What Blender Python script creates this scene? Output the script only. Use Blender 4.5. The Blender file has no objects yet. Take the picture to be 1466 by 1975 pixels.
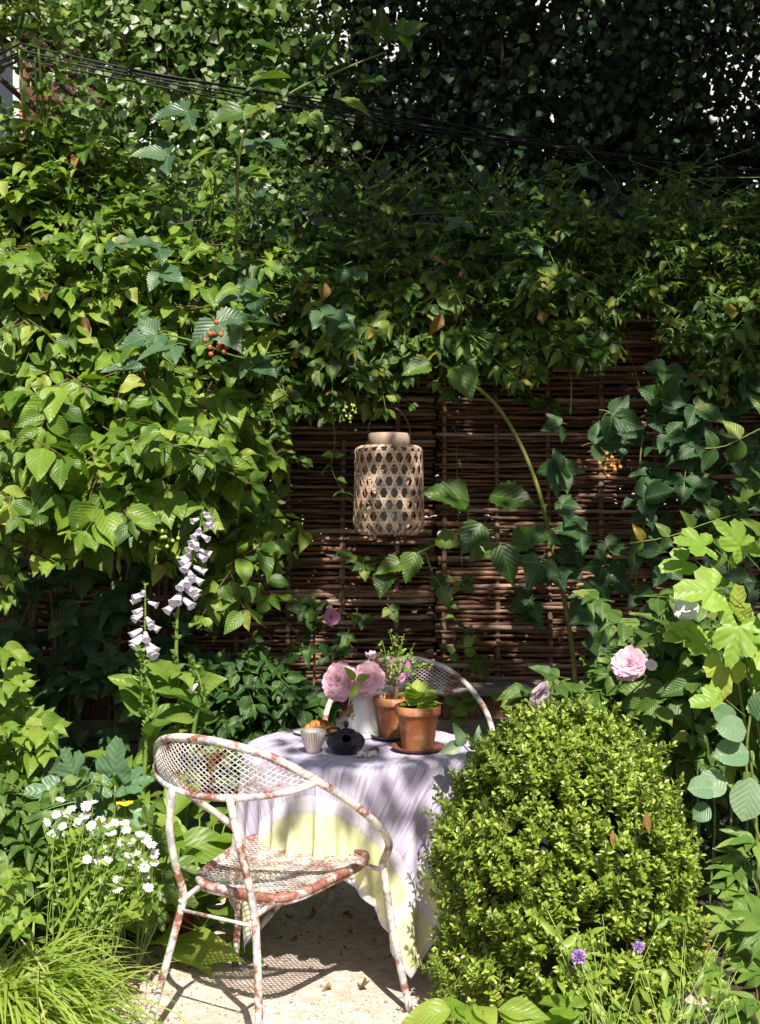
import bpy, math, random
import numpy as np
from mathutils import Vector, noise
R = math.radians
C = bpy.context.scene
COL = C.collection
rng = np.random.default_rng(7)
random.seed(7)

# ---------------------------------------------------------------- camera
HC, FPX, CX, HY = 1.482, 2200.0, 733.0, 1008.0
cam_d = bpy.data.cameras.new('camera'); cam = bpy.data.objects.new('camera', cam_d); COL.objects.link(cam)
cam.location = (0, 0, HC); cam.rotation_euler = (R(90), 0, 0)
cam_d.sensor_fit = 'VERTICAL'; cam_d.sensor_height = 36.0; cam_d.lens = FPX / 1975.0 * 36.0
cam_d.shift_y = 20.5 / 1975.0
cam_d.clip_end = 500; cam_d.clip_start = 0.05
cam_d.dof.use_dof = True; cam_d.dof.focus_distance = 3.75; cam_d.dof.aperture_fstop = 9.0
C.camera = cam
C.render.resolution_x, C.render.resolution_y = 760, 1024

# ---------------------------------------------------------------- light
SX, SY = 0.17, -0.85                       # towards the sun, per metre of height
SUN = Vector((SX, SY, 1.0)).normalized()
sd = bpy.data.lights.new('sun', 'SUN'); sun = bpy.data.objects.new('sun', sd); COL.objects.link(sun)
sd.energy = 5.0; sd.angle = R(0.55); sd.color = (1.0, 0.93, 0.80)
sun.rotation_euler = SUN.to_track_quat('Z', 'Y').to_euler()
sun.location = (3, -6, 12)
w = bpy.data.worlds.new('World'); C.world = w; w.use_nodes = True
nt = w.node_tree; nt.nodes.clear()
sky = nt.nodes.new('ShaderNodeTexSky'); sky.sky_type = 'NISHITA'; sky.sun_disc = False
sky.sun_elevation = math.asin(SUN.z); sky.sun_rotation = math.atan2(SUN.x, SUN.y)
sky.air_density = 1.3; sky.dust_density = 2.5
bg = nt.nodes.new('ShaderNodeBackground'); bg.inputs[1].default_value = 0.05
wo = nt.nodes.new('ShaderNodeOutputWorld')
nt.links.new(sky.outputs[0], bg.inputs[0]); nt.links.new(bg.outputs[0], wo.inputs[0])
C.view_settings.view_transform = 'Standard'; C.view_settings.look = 'None'
C.view_settings.exposure = 0.75; C.view_settings.gamma = 1
C.cycles.max_bounces = 7; C.cycles.diffuse_bounces = 3; C.cycles.glossy_bounces = 2
C.cycles.transmission_bounces = 5; C.cycles.transparent_max_bounces = 6
C.cycles.use_denoising = True

def P(px, py, d):
    return np.array([(px - CX) / FPX * d, d, HC - (py - HY) / FPX * d])
def PZ(px, py, z):
    return P(px, py, (HC - z) * FPX / (py - HY))

# ---------------------------------------------------------------- materials
def mat(name, rough=0.6, color=(.5, .5, .5), metallic=0.0):
    m = bpy.data.materials.new(name); m.use_nodes = True
    n = m.node_tree; b = n.nodes['Principled BSDF']
    b.inputs['Roughness'].default_value = rough; b.inputs['Base Color'].default_value = (*color, 1)
    b.inputs['Metallic'].default_value = metallic
    return m, n, b
def nd(n, t, **kw):
    x = n.nodes.new(t)
    for k, v in kw.items(): setattr(x, k, v)
    return x
def ramp(n, fac, stops, interp='LINEAR'):
    r = n.nodes.new('ShaderNodeValToRGB'); r.color_ramp.interpolation = interp
    e = r.color_ramp.elements
    while len(e) < len(stops): e.new(0.5)
    for i, (p, c) in enumerate(stops):
        e[i].position = p; e[i].color = (*c, 1) if len(c) == 3 else c
    if fac is not None: n.links.new(fac, r.inputs[0])
    return r.outputs[0]
def noise_tex(n, scale, detail=3, vec=None, dist=0.0, rough=.5):
    t = n.nodes.new('ShaderNodeTexNoise'); t.inputs['Scale'].default_value = scale
    t.inputs['Detail'].default_value = detail; t.inputs['Distortion'].default_value = dist; t.inputs['Roughness'].default_value = rough
    if vec is not None: n.links.new(vec, t.inputs['Vector'])
    return t.outputs['Fac']
def objco(n): return n.nodes.new('ShaderNodeTexCoord').outputs['Object']
def uvco(n): return n.nodes.new('ShaderNodeTexCoord').outputs['UV']
def mixc(n, f, a, b, mode='MIX'):
    x = n.nodes.new('ShaderNodeMix'); x.data_type = 'RGBA'; x.blend_type = mode
    for i, v in ((0, f), (6, a), (7, b)):
        if isinstance(v, (int, float)): x.inputs[i].default_value = v
        elif isinstance(v, tuple): x.inputs[i].default_value = (*v, 1)
        else: n.links.new(v, x.inputs[i])
    return x.outputs[2]
def mth(n, op, a, b=0.0, c=None):
    x = n.nodes.new('ShaderNodeMath'); x.operation = op
    for i, v in enumerate((a, b, c)):
        if v is None: continue
        if isinstance(v, (int, float)): x.inputs[i].default_value = v
        else: n.links.new(v, x.inputs[i])
    return x.outputs[0]
def bump(n, b, h, strength=.4, dist=.002):
    x = n.nodes.new('ShaderNodeBump'); x.inputs['Strength'].default_value = strength; x.inputs['Distance'].default_value = dist
    n.links.new(h, x.inputs['Height']); n.links.new(x.outputs[0], b.inputs['Normal'])
def mapping(n, vec, scale=(1, 1, 1), rot=(0, 0, 0)):
    x = n.nodes.new('ShaderNodeMapping'); x.inputs['Scale'].default_value = scale; x.inputs['Rotation'].default_value = rot
    n.links.new(vec, x.inputs[0]); return x.outputs[0]
def island(n): return n.nodes.new('ShaderNodeNewGeometry').outputs['Random Per Island']

def leaf_mat(name, stops, rough=.42, trans=.35, vein=.35, back=.25, veins=True, tint=(1.0, 1.15, .35)):
    """leaf: colour varies from leaf to leaf, pale midrib and side veins, light passes through"""
    m, n, b = mat(name, rough)
    isl = island(n)
    col = ramp(n, isl, stops)
    if veins:
        uv = nd(n, 'ShaderNodeSeparateXYZ'); n.links.new(uvco(n), uv.inputs[0])
        u = mth(n, 'ABSOLUTE', mth(n, 'SUBTRACT', uv.outputs[0], .5))
        mid = mth(n, 'LESS_THAN', u, .022)
        s = mth(n, 'SINE', mth(n, 'MULTIPLY', mth(n, 'SUBTRACT', uv.outputs[1], mth(n, 'MULTIPLY', u, .9)), 44.0))
        side = mth(n, 'GREATER_THAN', s, .86)
        v = mth(n, 'MAXIMUM', mid, mth(n, 'MULTIPLY', side, .45))
        col = mixc(n, mth(n, 'MULTIPLY', v, vein), col, (.30, .42, .12))
        bump(n, b, s, .25, .002)
        blot = noise_tex(n, 9, 2, uvco(n))
        col = mixc(n, mth(n, 'MULTIPLY', blot, .35), col, (.02, .06, .01))
        spot = mth(n, 'MULTIPLY', mth(n, 'GREATER_THAN', noise_tex(n, 5, 3, nd(n, 'ShaderNodeTexCoord').outputs['Object'], .3, .7), .64), mth(n, 'GREATER_THAN', isl, .45))
        col = mixc(n, mth(n, 'MULTIPLY', spot, .45), col, (.30, .26, .06))
    bf = nd(n, 'ShaderNodeNewGeometry').outputs['Backfacing']
    col2 = mixc(n, mth(n, 'MULTIPLY', bf, back), col, (.22, .30, .14))
    n.links.new(col2, b.inputs['Base Color'])
    b.inputs['Specular IOR Level'].default_value = .45
    tr = nd(n, 'ShaderNodeBsdfTranslucent')
    n.links.new(mixc(n, 1.0, col, tint, 'MULTIPLY'), tr.inputs[0])
    mx = nd(n, 'ShaderNodeMixShader'); mx.inputs[0].default_value = trans
    out = n.nodes['Material Output']
    n.links.new(b.outputs[0], mx.inputs[1]); n.links.new(tr.outputs[0], mx.inputs[2]); n.links.new(mx.outputs[0], out.inputs[0])
    return m

M = {}
M['dogwood'] = leaf_mat('dogwood_leaf', [(0, (.045, .11, .015)), (.3, (.11, .21, .02)), (.6, (.19, .31, .03)), (.9, (.27, .40, .05)), (1, (.42, .46, .1))])
M['climber'] = leaf_mat('climber_leaf', [(0, (.025, .07, .012)), (.4, (.065, .14, .018)), (.8, (.14, .235, .03)), (.96, (.26, .33, .05)), (1, (.33, .2, .03))], vein=.22)
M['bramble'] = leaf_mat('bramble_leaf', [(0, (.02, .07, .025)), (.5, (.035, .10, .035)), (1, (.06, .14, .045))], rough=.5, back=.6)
M['bramble_blue'] = leaf_mat('bluish_bramble_leaf', [(0, (.06, .13, .07)), (.5, (.09, .18, .10)), (1, (.14, .23, .13))], rough=.38)
M['raspberry'] = leaf_mat('yellow_green_leaf', [(0, (.24, .42, .05)), (.6, (.34, .52, .08)), (1, (.5, .6, .1))], trans=.4, vein=.22)
M['currant'] = leaf_mat('right_shrub_leaf', [(0, (.05, .12, .02)), (.6, (.11, .20, .035)), (1, (.22, .32, .07))])
M['box'] = leaf_mat('box_leaf', [(0, (.09, .16, .018)), (.5, (.21, .31, .035)), (.85, (.36, .46, .08)), (1, (.52, .57, .16))], rough=.28, trans=.25, veins=False)
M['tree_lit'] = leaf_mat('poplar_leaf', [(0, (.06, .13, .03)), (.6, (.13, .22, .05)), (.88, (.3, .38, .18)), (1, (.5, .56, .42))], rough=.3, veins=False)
M['tree_shaded'] = leaf_mat('shaded_tree_leaf', [(0, (.014, .036, .018)), (.6, (.032, .072, .036)), (.88, (.07, .12, .08)), (1, (.16, .26, .06))], rough=.32, trans=.2, veins=False, tint=(1, 1.05, .5))  # darker copy of the tree leaf, shade put into its greens
M['foxleaf'] = leaf_mat('foxglove_leaf', [(0, (.11, .22, .025)), (.6, (.19, .31, .045)), (1, (.30, .40, .08))])
M['broad'] = leaf_mat('broad_leaf', [(0, (.15, .27, .03)), (.6, (.25, .37, .045)), (1, (.36, .45, .08))], trans=.4)
M['blueleaf'] = leaf_mat('grey_green_leaf', [(0, (.12, .24, .13)), (.6, (.2, .34, .2)), (1, (.3, .42, .27))], rough=.4)
M['grass'] = leaf_mat('grass_blade', [(0, (.20, .32, .03)), (.5, (.36, .48, .06)), (.88, (.50, .58, .14)), (1, (.58, .50, .25))], veins=False, trans=.4)
M['aster_leaf'] = leaf_mat('aster_leaf', [(0, (.13, .23, .03)), (1, (.28, .40, .06))], veins=False)
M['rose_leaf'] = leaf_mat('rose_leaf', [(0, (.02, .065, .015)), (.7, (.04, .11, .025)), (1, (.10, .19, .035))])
M['primula'] = leaf_mat('primula_leaf', [(0, (.22, .36, .04)), (.8, (.38, .5, .07)), (1, (.5, .5, .08))], trans=.4)
M['herb'] = leaf_mat('herb_leaf', [(0, (.12, .27, .03)), (1, (.28, .42, .07))], veins=False)
M['palm'] = leaf_mat('hellebore_leaf', [(0, (.10, .20, .04)), (.6, (.17, .29, .05)), (1, (.28, .39, .08))], rough=.35)
M['deadleaf'] = leaf_mat('dead_leaf', [(0, (.13, .05, .02)), (.5, (.22, .10, .035)), (1, (.36, .22, .11))], trans=.15, tint=(1, .6, .3))
def simple(name, c, rough=.6, nscale=0, c2=None, bmp=0, spec=None, metallic=0, detail=4):
    m, n, b = mat(name, rough, c, metallic)
    if nscale:
        f = noise_tex(n, nscale, detail, objco(n))
        n.links.new(ramp(n, f, [(.3, c), (.7, c2 or tuple(x * .6 for x in c))]), b.inputs['Base Color'])
        if bmp: bump(n, b, f, bmp, .003)
    if spec is not None: b.inputs['Specular IOR Level'].default_value = spec
    return m
M['stem'] = simple('green_stem', (.16, .26, .05), .5, 30, (.09, .16, .03))
M['stem_pale'] = simple('pale_green_stem', (.28, .40, .10), .5)
M['cane'] = simple('arching_cane', (.20, .22, .05), .5, 25, (.12, .16, .04))
M['twig'] = simple('brown_twig', (.20, .12, .07), .8, 40, (.08, .05, .035), .4)
M['bark'] = simple('bark', (.09, .07, .055), .9, 14, (.03, .026, .022), .8)

def petal_mat(name, a, b_, trans=.35, rough=.6):
    m, n, b = mat(name, rough)
    uv = nd(n, 'ShaderNodeSeparateXYZ'); n.links.new(uvco(n), uv.inputs[0])
    f = mth(n, 'ADD', uv.outputs[1], mth(n, 'MULTIPLY', mth(n, 'SUBTRACT', island(n), .5), .5))
    col = ramp(n, f, [(0.0, b_), (.75, a)])
    col = mixc(n, mth(n, 'MULTIPLY', noise_tex(n, 14, 2, mapping(n, uvco(n), (5, .6, 1))), .25), col, b_)
    n.links.new(col, b.inputs['Base Color'])
    tr = nd(n, 'ShaderNodeBsdfTranslucent'); n.links.new(col, tr.inputs[0])
    mx = nd(n, 'ShaderNodeMixShader'); mx.inputs[0].default_value = trans
    n.links.new(b.outputs[0], mx.inputs[1]); n.links.new(tr.outputs[0], mx.inputs[2]); n.links.new(mx.outputs[0], n.nodes['Material Output'].inputs[0])
    return m
M['peony'] = petal_mat('peony_petal', (.90, .60, .72), (.72, .28, .46))
M['rose'] = petal_mat('rose_petal', (.72, .33, .58), (.5, .12, .32))
M['pale_petal'] = petal_mat('pale_petal', (.85, .72, .82), (.72, .42, .6))
M['white_petal'] = petal_mat('white_petal', (.85, .85, .88), (.75, .75, .85), .25)
M['bell'] = petal_mat('foxglove_bell', (.86, .82, .90), (.72, .62, .80), .3)
M['yellow'] = simple('yellow_petal', (.85, .62, .02), .5)
M['violet'] = simple('violet_floret', (.42, .25, .62), .6)

# ---------------------------------------------------------------- mesh building
class MB:
    """collects vertices, faces and uvs; build() links them as one mesh object"""
    def __init__(s): s.V = []; s.F = []; s.UV = []; s.nv = 0
    def add(s, V, F, UV=None):
        V = np.asarray(V, float); F = np.asarray(F, int)
        s.V.append(V); s.F.append(F + s.nv); s.nv += len(V)
        s.UV.append(np.zeros((F.size, 2)) if UV is None else np.asarray(UV, float)[F.ravel()] if len(UV) == len(V) and UV is not None else UV)
        return s
    def box(s, c, d, rot=0.0):
        x, y, z = np.array(d) / 2.0
        v = np.array([(a * x, b * y, k * z) for k in (-1, 1) for b in (-1, 1) for a in (-1, 1)], float)
        cs, sn = math.cos(rot), math.sin(rot)
        v = v @ np.array([[cs, sn, 0], [-sn, cs, 0], [0, 0, 1]]) + np.array(c)
        return s.add(v, [(0, 2, 3, 1), (4, 5, 7, 6), (0, 1, 5, 4), (2, 6, 7, 3), (0, 4, 6, 2), (1, 3, 7, 5)])
    def tube(s, pts, r, n=6, cap=True):
        pts = np.asarray(pts, float); k = len(pts)
        r = np.full(k, r, float) if np.isscalar(r) else np.asarray(r, float)
        t = np.gradient(pts, axis=0); t /= np.linalg.norm(t, axis=1)[:, None] + 1e-12
        up = np.array([0, 0, 1.0]) if abs(t[0][2]) < .9 else np.array([1.0, 0, 0])
        a = np.cross(t[0], up); a /= np.linalg.norm(a); A = [a]
        for i in range(1, k):
            a = A[-1] - t[i] * np.dot(A[-1], t[i]); a /= np.linalg.norm(a) + 1e-12; A.append(a)
        A = np.array(A); B = np.cross(t, A)
        th = np.arange(n) * 2 * np.pi / n
        V = pts[:, None] + r[:, None, None] * (A[:, None] * np.cos(th)[None, :, None] + B[:, None] * np.sin(th)[None, :, None])
        V = V.reshape(-1, 3)
        i = np.arange(k - 1)[:, None] * n; j = np.arange(n)[None]
        F = np.stack([i + j, i + (j + 1) % n, i + n + (j + 1) % n, i + n + j], -1).reshape(-1, 4)
        L = np.concatenate([[0], np.cumsum(np.linalg.norm(np.diff(pts, axis=0), axis=1))])
        uv = np.stack([np.tile(np.arange(n) / n, k), np.repeat(L, n)], -1)
        b0 = s.nv
        s.add(V, F, uv)
        if cap:
            q = np.arange(n); q2 = (q + 1) % n; e = n * (k - 1)
            f = np.concatenate([np.stack([np.full(n, n * k), q2, q], 1), np.stack([np.full(n, n * k + 1), e + q, e + q2], 1)])
            s.V.append(np.array([pts[0], pts[-1]])); s.nv += 2
            s.F.append(f + b0); s.UV.append(np.zeros((f.size, 2)))
        return s
    def lathe(s, prof, n=32, c=(0, 0, 0), M3=None, close=False):
        prof = np.asarray(prof, float); k = len(prof); th = np.arange(n + 1) * 2 * np.pi / n
        V = np.stack([prof[:, None, 0] * np.cos(th), prof[:, None, 0] * np.sin(th), np.repeat(prof[:, 1:2], n + 1, 1)], -1).reshape(-1, 3)
        if M3 is not None: V = V @ np.asarray(M3).T
        V = V + np.array(c)
        i = np.arange(k - 1)[:, None] * (n + 1); j = np.arange(n)[None]
        F = np.stack([i + j, i + j + 1, i + n + 1 + j + 1, i + n + 1 + j], -1).reshape(-1, 4)
        uv = np.stack([np.tile(np.arange(n + 1) / n, k), np.repeat(np.linspace(0, 1, k), n + 1)], -1)
        return s.add(V, F, uv)
    def patch(s, G, uv=None):
        G = np.asarray(G, float); a, b = G.shape[:2]
        i = np.arange(a - 1)[:, None] * b; j = np.arange(b - 1)[None]
        F = np.stack([i + j, i + j + 1, i + b + j + 1, i + b + j], -1).reshape(-1, 4)
        if uv is None:
            uu, vv = np.meshgrid(np.linspace(0, 1, b), np.linspace(0, 1, a)); uv = np.stack([uu.ravel(), vv.ravel()], -1)
        return s.add(G.reshape(-1, 3), F, uv)
    def build(s, name, m, parent=None, smooth=True, local=False):
        V = np.concatenate(s.V); me = bpy.data.meshes.new(name)
        if parent is not None and not local:
            r = parent
            while r.parent: r = r.parent
            V = V - np.array(r['_o'] if '_o' in r else (0, 0, 0))
        sizes = np.concatenate([np.full(len(f), f.shape[1]) for f in s.F]); idx = np.concatenate([f.ravel() for f in s.F])
        me.vertices.add(len(V)); me.vertices.foreach_set('co', V.ravel().astype(np.float32))
        me.loops.add(len(idx)); me.loops.foreach_set('vertex_index', idx.astype(np.int32))
        me.polygons.add(len(sizes)); me.polygons.foreach_set('loop_start', np.concatenate([[0], np.cumsum(sizes)[:-1]]).astype(np.int32))
        me.polygons.foreach_set('use_smooth', np.full(len(sizes), smooth))
        me.update(calc_edges=True)
        ul = me.uv_layers.new(name='UVMap'); ul.data.foreach_set('uv', np.concatenate(s.UV).ravel().astype(np.float32))
        me.validate()
        me.materials.append(m)
        o = bpy.data.objects.new(name, me); COL.objects.link(o)
        if parent is not None: o.parent = parent
        return o
    def pivot(s, name, m, loc, smooth=True):
        """a top-level mesh with its origin at loc"""
        V = np.concatenate(s.V) - np.array(loc); s.V = [V]
        o = s.build(name, m, None, smooth); o.location = loc; return o

def tag(o, label=None, cat=None, group=None, kind=None):
    if label: o['label'] = label
    if cat: o['category'] = cat
    if group: o['group'] = group
    if kind: o['kind'] = kind
    return o
def thing(name, label, cat, loc=(0, 0, 0), rotz=0.0, group=None):
    o = bpy.data.objects.new(name, None); COL.objects.link(o); o.empty_display_size = .1
    o.location = loc; o.rotation_euler = (0, 0, rotz); o['_o'] = tuple(float(x) for x in loc)
    return tag(o, label, cat, group)
def copy_tree(o, parent=None):
    c = o.copy(); COL.objects.link(c); c.parent = parent
    for ch in o.children: copy_tree(ch, c)
    return c
def unit(v): v = np.asarray(v, float); return v / (np.linalg.norm(v) + 1e-12)
def bez(ps, n=20):
    """smooth curve through points (Catmull-Rom)"""
    ps = np.asarray(ps, float); q = np.vstack([2 * ps[0] - ps[1], ps, 2 * ps[-1] - ps[-2]]); out = []
    m = max(2, n // (len(ps) - 1))
    for i in range(1, len(q) - 2):
        for t in np.linspace(0, 1, m, endpoint=False):
            out.append(.5 * ((2 * q[i]) + (-q[i - 1] + q[i + 1]) * t + (2 * q[i - 1] - 5 * q[i] + 4 * q[i + 1] - q[i + 2]) * t * t + (-q[i - 1] + 3 * q[i] - 3 * q[i + 1] + q[i + 2]) * t ** 3))
    out.append(ps[-1]); return np.array(out)

# ---------------------------------------------------------------- leaves
def template(width, rows=9, cols=5, fold=.25, droop=.25, wave=.03, serr=0.0, tip=1.0, base=.35, power=1.0, twist=0.0):
    v = np.linspace(0, 1, rows); x = np.linspace(-1, 1, cols)
    wd = width * .5 * (np.sin(np.pi * np.clip(v, 0, 1) ** base) ** power)
    wd = np.maximum(wd * (1 - .0 * v), .004)
    if serr:
        wd = wd * (1 + serr * np.where(np.arange(rows) % 2 == 0, 1, -1)); wd[0] = wd[-1] = .004
    G = np.zeros((rows, cols, 3))
    G[..., 0] = wd[:, None] * x[None]
    G[..., 1] = v[:, None]
    G[..., 2] = fold * np.abs(G[..., 0]) - droop * v[:, None] ** 2 + wave * np.sin(v * 9)[:, None] * x[None] ** 2 * np.sign(x[None]) + twist * v[:, None] * G[..., 0]
    i = np.arange(rows - 1)[:, None] * cols; j = np.arange(cols - 1)[None]
    F = np.stack([i + j, i + j + 1, i + cols + j + 1, i + cols + j], -1).reshape(-1, 4)
    uv = np.stack([.5 + G[..., 0] * .5 / (width * .5), G[..., 1]], -1).reshape(-1, 2)
    return G.reshape(-1, 3), F, uv
T = {
 'ovate': [template(.62, droop=d, fold=f, base=.62, wave=w_) for d, f, w_ in ((.12, .3, .03), (.3, .2, .05), (.22, .45, .02), (.02, .15, .04), (.5, .55, .07), (-.15, .35, .08))] + [template(.5, droop=.3, fold=.5, base=.7, wave=.07, twist=.5), template(.7, droop=.15, fold=.25, base=.55, wave=.06, twist=-.4)],
 'curl': [template(.5, rows=10, droop=d, fold=f, base=.65, wave=.16, serr=.05, twist=t_) for d, f, t_ in ((.7, 1.2, .8), (-.5, 1.5, -.9), (.9, .8, .3))],
 'small': [template(.62, rows=5, cols=3, droop=d, fold=f, base=.62) for d, f in ((.12, .3), (.3, .2), (.02, .4))],
 'serr': [template(.74, rows=15, droop=d, fold=f, base=.6, serr=.08, wave=w_) for d, f, w_ in ((.15, .3, .04), (.3, .2, .02), (.05, .4, .05))],
 'lance': [template(.3, rows=8, cols=3, droop=d, fold=f, base=.75) for d, f in ((.15, .3), (.4, .3), (.0, .5))],
 'broad': [template(.55, rows=12, cols=5, droop=d, fold=f, base=.8, wave=.05) for d, f in ((.35, .35), (.6, .25), (.15, .5))],
 'round': [template(.85, rows=7, cols=5, droop=.1, fold=.15, base=.9, power=.6)],
 'spoon': [template(.6, rows=9, cols=5, droop=d, fold=f, base=1.6, power=.8, wave=.04) for d, f in ((.3, .3), (.1, .4), (.5, .2))],
 'box': [template(.55, rows=4, cols=3, droop=d, fold=f, base=.85, power=.8) for d, f in ((.1, .5), (.25, .3))],
 'tree': [template(.95, rows=4, cols=3, droop=d, fold=f, base=.55, power=.8) for d, f in ((.1, .3), (-.1, .2), (.3, .1))],
}
def lobed(lobes=5, w_=.9, droop=.15):
    """maple-like leaf: fan of lobes"""
    ang = []; rad = []
    n = lobes * 8
    for i in range(n + 1):
        t = i / n; a = -2.35 + 4.7 * t
        ph = abs(math.sin(math.pi * lobes * t))
        env = .55 + .45 * math.cos(a * .55)
        ang.append(a); rad.append((.60 + .40 * ph ** .7) * env * (1.04 if i % 2 else .96))
    V = [(0, .28, 0)]; 
    for f in (.5, 1):
        for a, r_ in zip(ang, rad):
            x = math.sin(a) * r_ * .55 * f * w_; y = .28 + math.cos(a) * r_ * .72 * f
            V.append((x, y, .12 * abs(x) - droop * max(0, y) ** 2 + .03 * math.sin(a * 7) * f))
    F = []; m = n + 1; Q = []
    for i in range(n): Q.append((1 + i, 1 + i + 1, 1 + m + i + 1, 1 + m + i))
    Vn = np.array(V)
    tri = [(0, 1 + i + 1, 1 + i) for i in range(n)]
    uv = np.stack([.5 + Vn[:, 0], Vn[:, 1]], -1)
    return Vn, (np.array(Q), np.array(tri)), uv
T['lobed'] = [lobed(5), lobed(3, 1.0, .25), lobed(5, .85, .3)]

class Leaves:
    def __init__(s): s.d = {}
    def add(s, kind, pos, dirn, nrm, size):
        k = (kind, random.randrange(len(T[kind])))
        s.d.setdefault(k, []).append((*pos, *dirn, *nrm, size))
    def addmany(s, kind, pos, dirn, nrm, size):
        ks = rng.integers(0, len(T[kind]), len(pos))
        arr = np.concatenate([pos, dirn, nrm, np.reshape(size, (-1, 1)) * np.ones((len(pos), 1))], 1)
        for t in range(len(T[kind])):
            s.d.setdefault((kind, t), []).extend(map(tuple, arr[ks == t]))
    def bake(s, mb):
        for (kind, t), L in s.d.items():
            A = np.array(L); V, F, uv = T[kind][t]
            y = A[:, 3:6] / (np.linalg.norm(A[:, 3:6], axis=1)[:, None] + 1e-9)
            z = A[:, 6:9] - y * np.sum(A[:, 6:9] * y, 1)[:, None]; z /= np.linalg.norm(z, axis=1)[:, None] + 1e-9
            x = np.cross(y, z)
            sz = A[:, 9][:, None, None]
            W = A[:, None, 0:3] + sz * (V[None, :, 0:1] * x[:, None] + V[None, :, 1:2] * y[:, None] + V[None, :, 2:3] * z[:, None])
            n, k = len(A), len(V); off = (np.arange(n) * k)[:, None, None]
            FF = F if isinstance(F, tuple) else (F,)
            UVn = np.tile(uv, (n, 1)); b0 = mb.nv
            mb.V.append(W.reshape(-1, 3)); mb.nv += n * k
            for f in FF:
                g = (f[None] + off).reshape(-1, f.shape[1])
                mb.F.append(g + b0); mb.UV.append(UVn[g.ravel()])
        return mb
def rvec(s=1.0): return rng.normal(0, s, 3)
LIGHTN = np.array([.1, -.62, .78])
def sprig(L, S, base, dirn, length, pairs, size, kind='ovate', sag=.3, face=LIGHTN, spread=.9, hang=.35, jit=.35, r=.0022, n_face=1.0):
    """a leafy twig: opposite leaves along a sagging stem, turned to the light"""
    d = unit(dirn); p = np.array(base, float); st = length / pairs; pts = [p.copy()]
    side = unit(np.cross(d, face) + rvec(.15))
    for i in range(pairs):
        d = unit(d + np.array([0, 0, -sag * st * 3]) + rvec(.06)); p = p + d * st; pts.append(p.copy())
        sz = size * (1.05 - .45 * (i / pairs)) * rng.uniform(.8, 1.2)
        for sg in (-1, 1):
            ld = unit(d * .45 + sg * side * spread + np.array([0, 0, -hang]) + rvec(jit * .4))
            nn = unit(np.asarray(face) * n_face + rvec(jit))
            L.add(kind, p + ld * size * .12, ld, nn, sz)
    L.add(kind, p, unit(d + np.array([0, 0, -hang])), unit(np.asarray(face) + rvec(jit)), size * .7)
    if S is not None: S.tube(pts, np.linspace(r * 1.3, r * .6, len(pts)), 4, cap=False)
    return pts
def trifoliate(L, S, base, dirn, size, kind='serr', face=LIGHTN, jit=.2, stalk=.5, r=.002):
    d = unit(dirn); f = unit(np.asarray(face) + rvec(jit)); s_ = unit(np.cross(d, f)); p = np.array(base, float); e = p + d * size * stalk
    if S is not None: S.tube([p, (p + e) / 2 + np.array([0, 0, .01]), e], r, 4, cap=False)
    L.add(kind, e, d, f, size)
    for sg in (-1, 1): L.add(kind, e - d * size * .06, unit(d * .25 + sg * s_), unit(f + rvec(.12)), size * .85)
def palmate(L, S, base, dirn, size, n=7, kind='lance', face=LIGHTN, span=2.6):
    d = unit(dirn); f = unit(np.asarray(face) + rvec(.2)); s_ = unit(np.cross(d, f)); p = np.array(base, float)
    for i in range(n):
        a = (i / (n - 1) - .5) * span
        L.add(kind, p, unit(d * math.cos(a) + s_ * math.sin(a)), unit(f + rvec(.1)), size * (1 - .25 * abs(a) / 1.4))
def inpoly(x, y, poly):
    c = False; j = len(poly) - 1
    for i in range(len(poly)):
        xi, yi = poly[i]; xj, yj = poly[j]
        if (yi > y) != (yj > y) and x < (xj - xi) * (y - yi) / (yj - yi) + xi: c = not c
        j = i
    return c
def sample_poly(poly, n):
    xs = [p[0] for p in poly]; ys = [p[1] for p in poly]; out = []
    while len(out) < n:
        x, y = rng.uniform(min(xs), max(xs)), rng.uniform(min(ys), max(ys))
        if inpoly(x, y, poly): out.append((x, y))
    return out

# ================================================================ THE SETTING
m, n, b = mat('gravel_ground', .95)
oc = objco(n)
f1 = noise_tex(n, 3.0, 6, oc, rough=.6); f2 = noise_tex(n, 160, 3, oc); f3 = noise_tex(n, 22, 5, oc)
col = ramp(n, f2, [(.3, (.48, .39, .35)), (.5, (.68, .58, .54)), (.72, (.82, .74, .71))])
col = mixc(n, ramp(n, f3, [(.4, (0, 0, 0)), (.62, (.5, .5, .5))]), col, (.42, .30, .20))
col = mixc(n, ramp(n, f1, [(.5, (0, 0, 0)), (.7, (.35, .35, .35))]), col, (.28, .20, .13))
n.links.new(col, b.inputs['Base Color']); bump(n, b, mth(n, 'ADD', f2, mth(n, 'MULTIPLY', f3, 1.5)), .7, .006); M['gravel'] = m
M['soil'] = simple('soil', (.07, .048, .032), .95, 30, (.03, .022, .016), .9, detail=8)
M['pebble'] = simple('pebble', (.5, .45, .4), .8, 60, (.3, .24, .2))
mb = MB(); xs = np.concatenate([np.linspace(-60, -3, 12), np.linspace(-2.8, 2.8, 40), np.linspace(3, 60, 12)]); ys = np.concatenate([[-30, -10, -3], np.linspace(0, 6, 40), [8, 12, 20, 40, 90]])
G = np.array([[(x, y, -.012 + .012 * math.sin(x * 5.1 + y * 3) * (1 if abs(x) < 3 else 0) - (.0)) for x in xs] for y in ys]); mb.patch(G)
tag(mb.build('ground', M['soil']), kind='structure')
mb = MB(); rows = []
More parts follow.
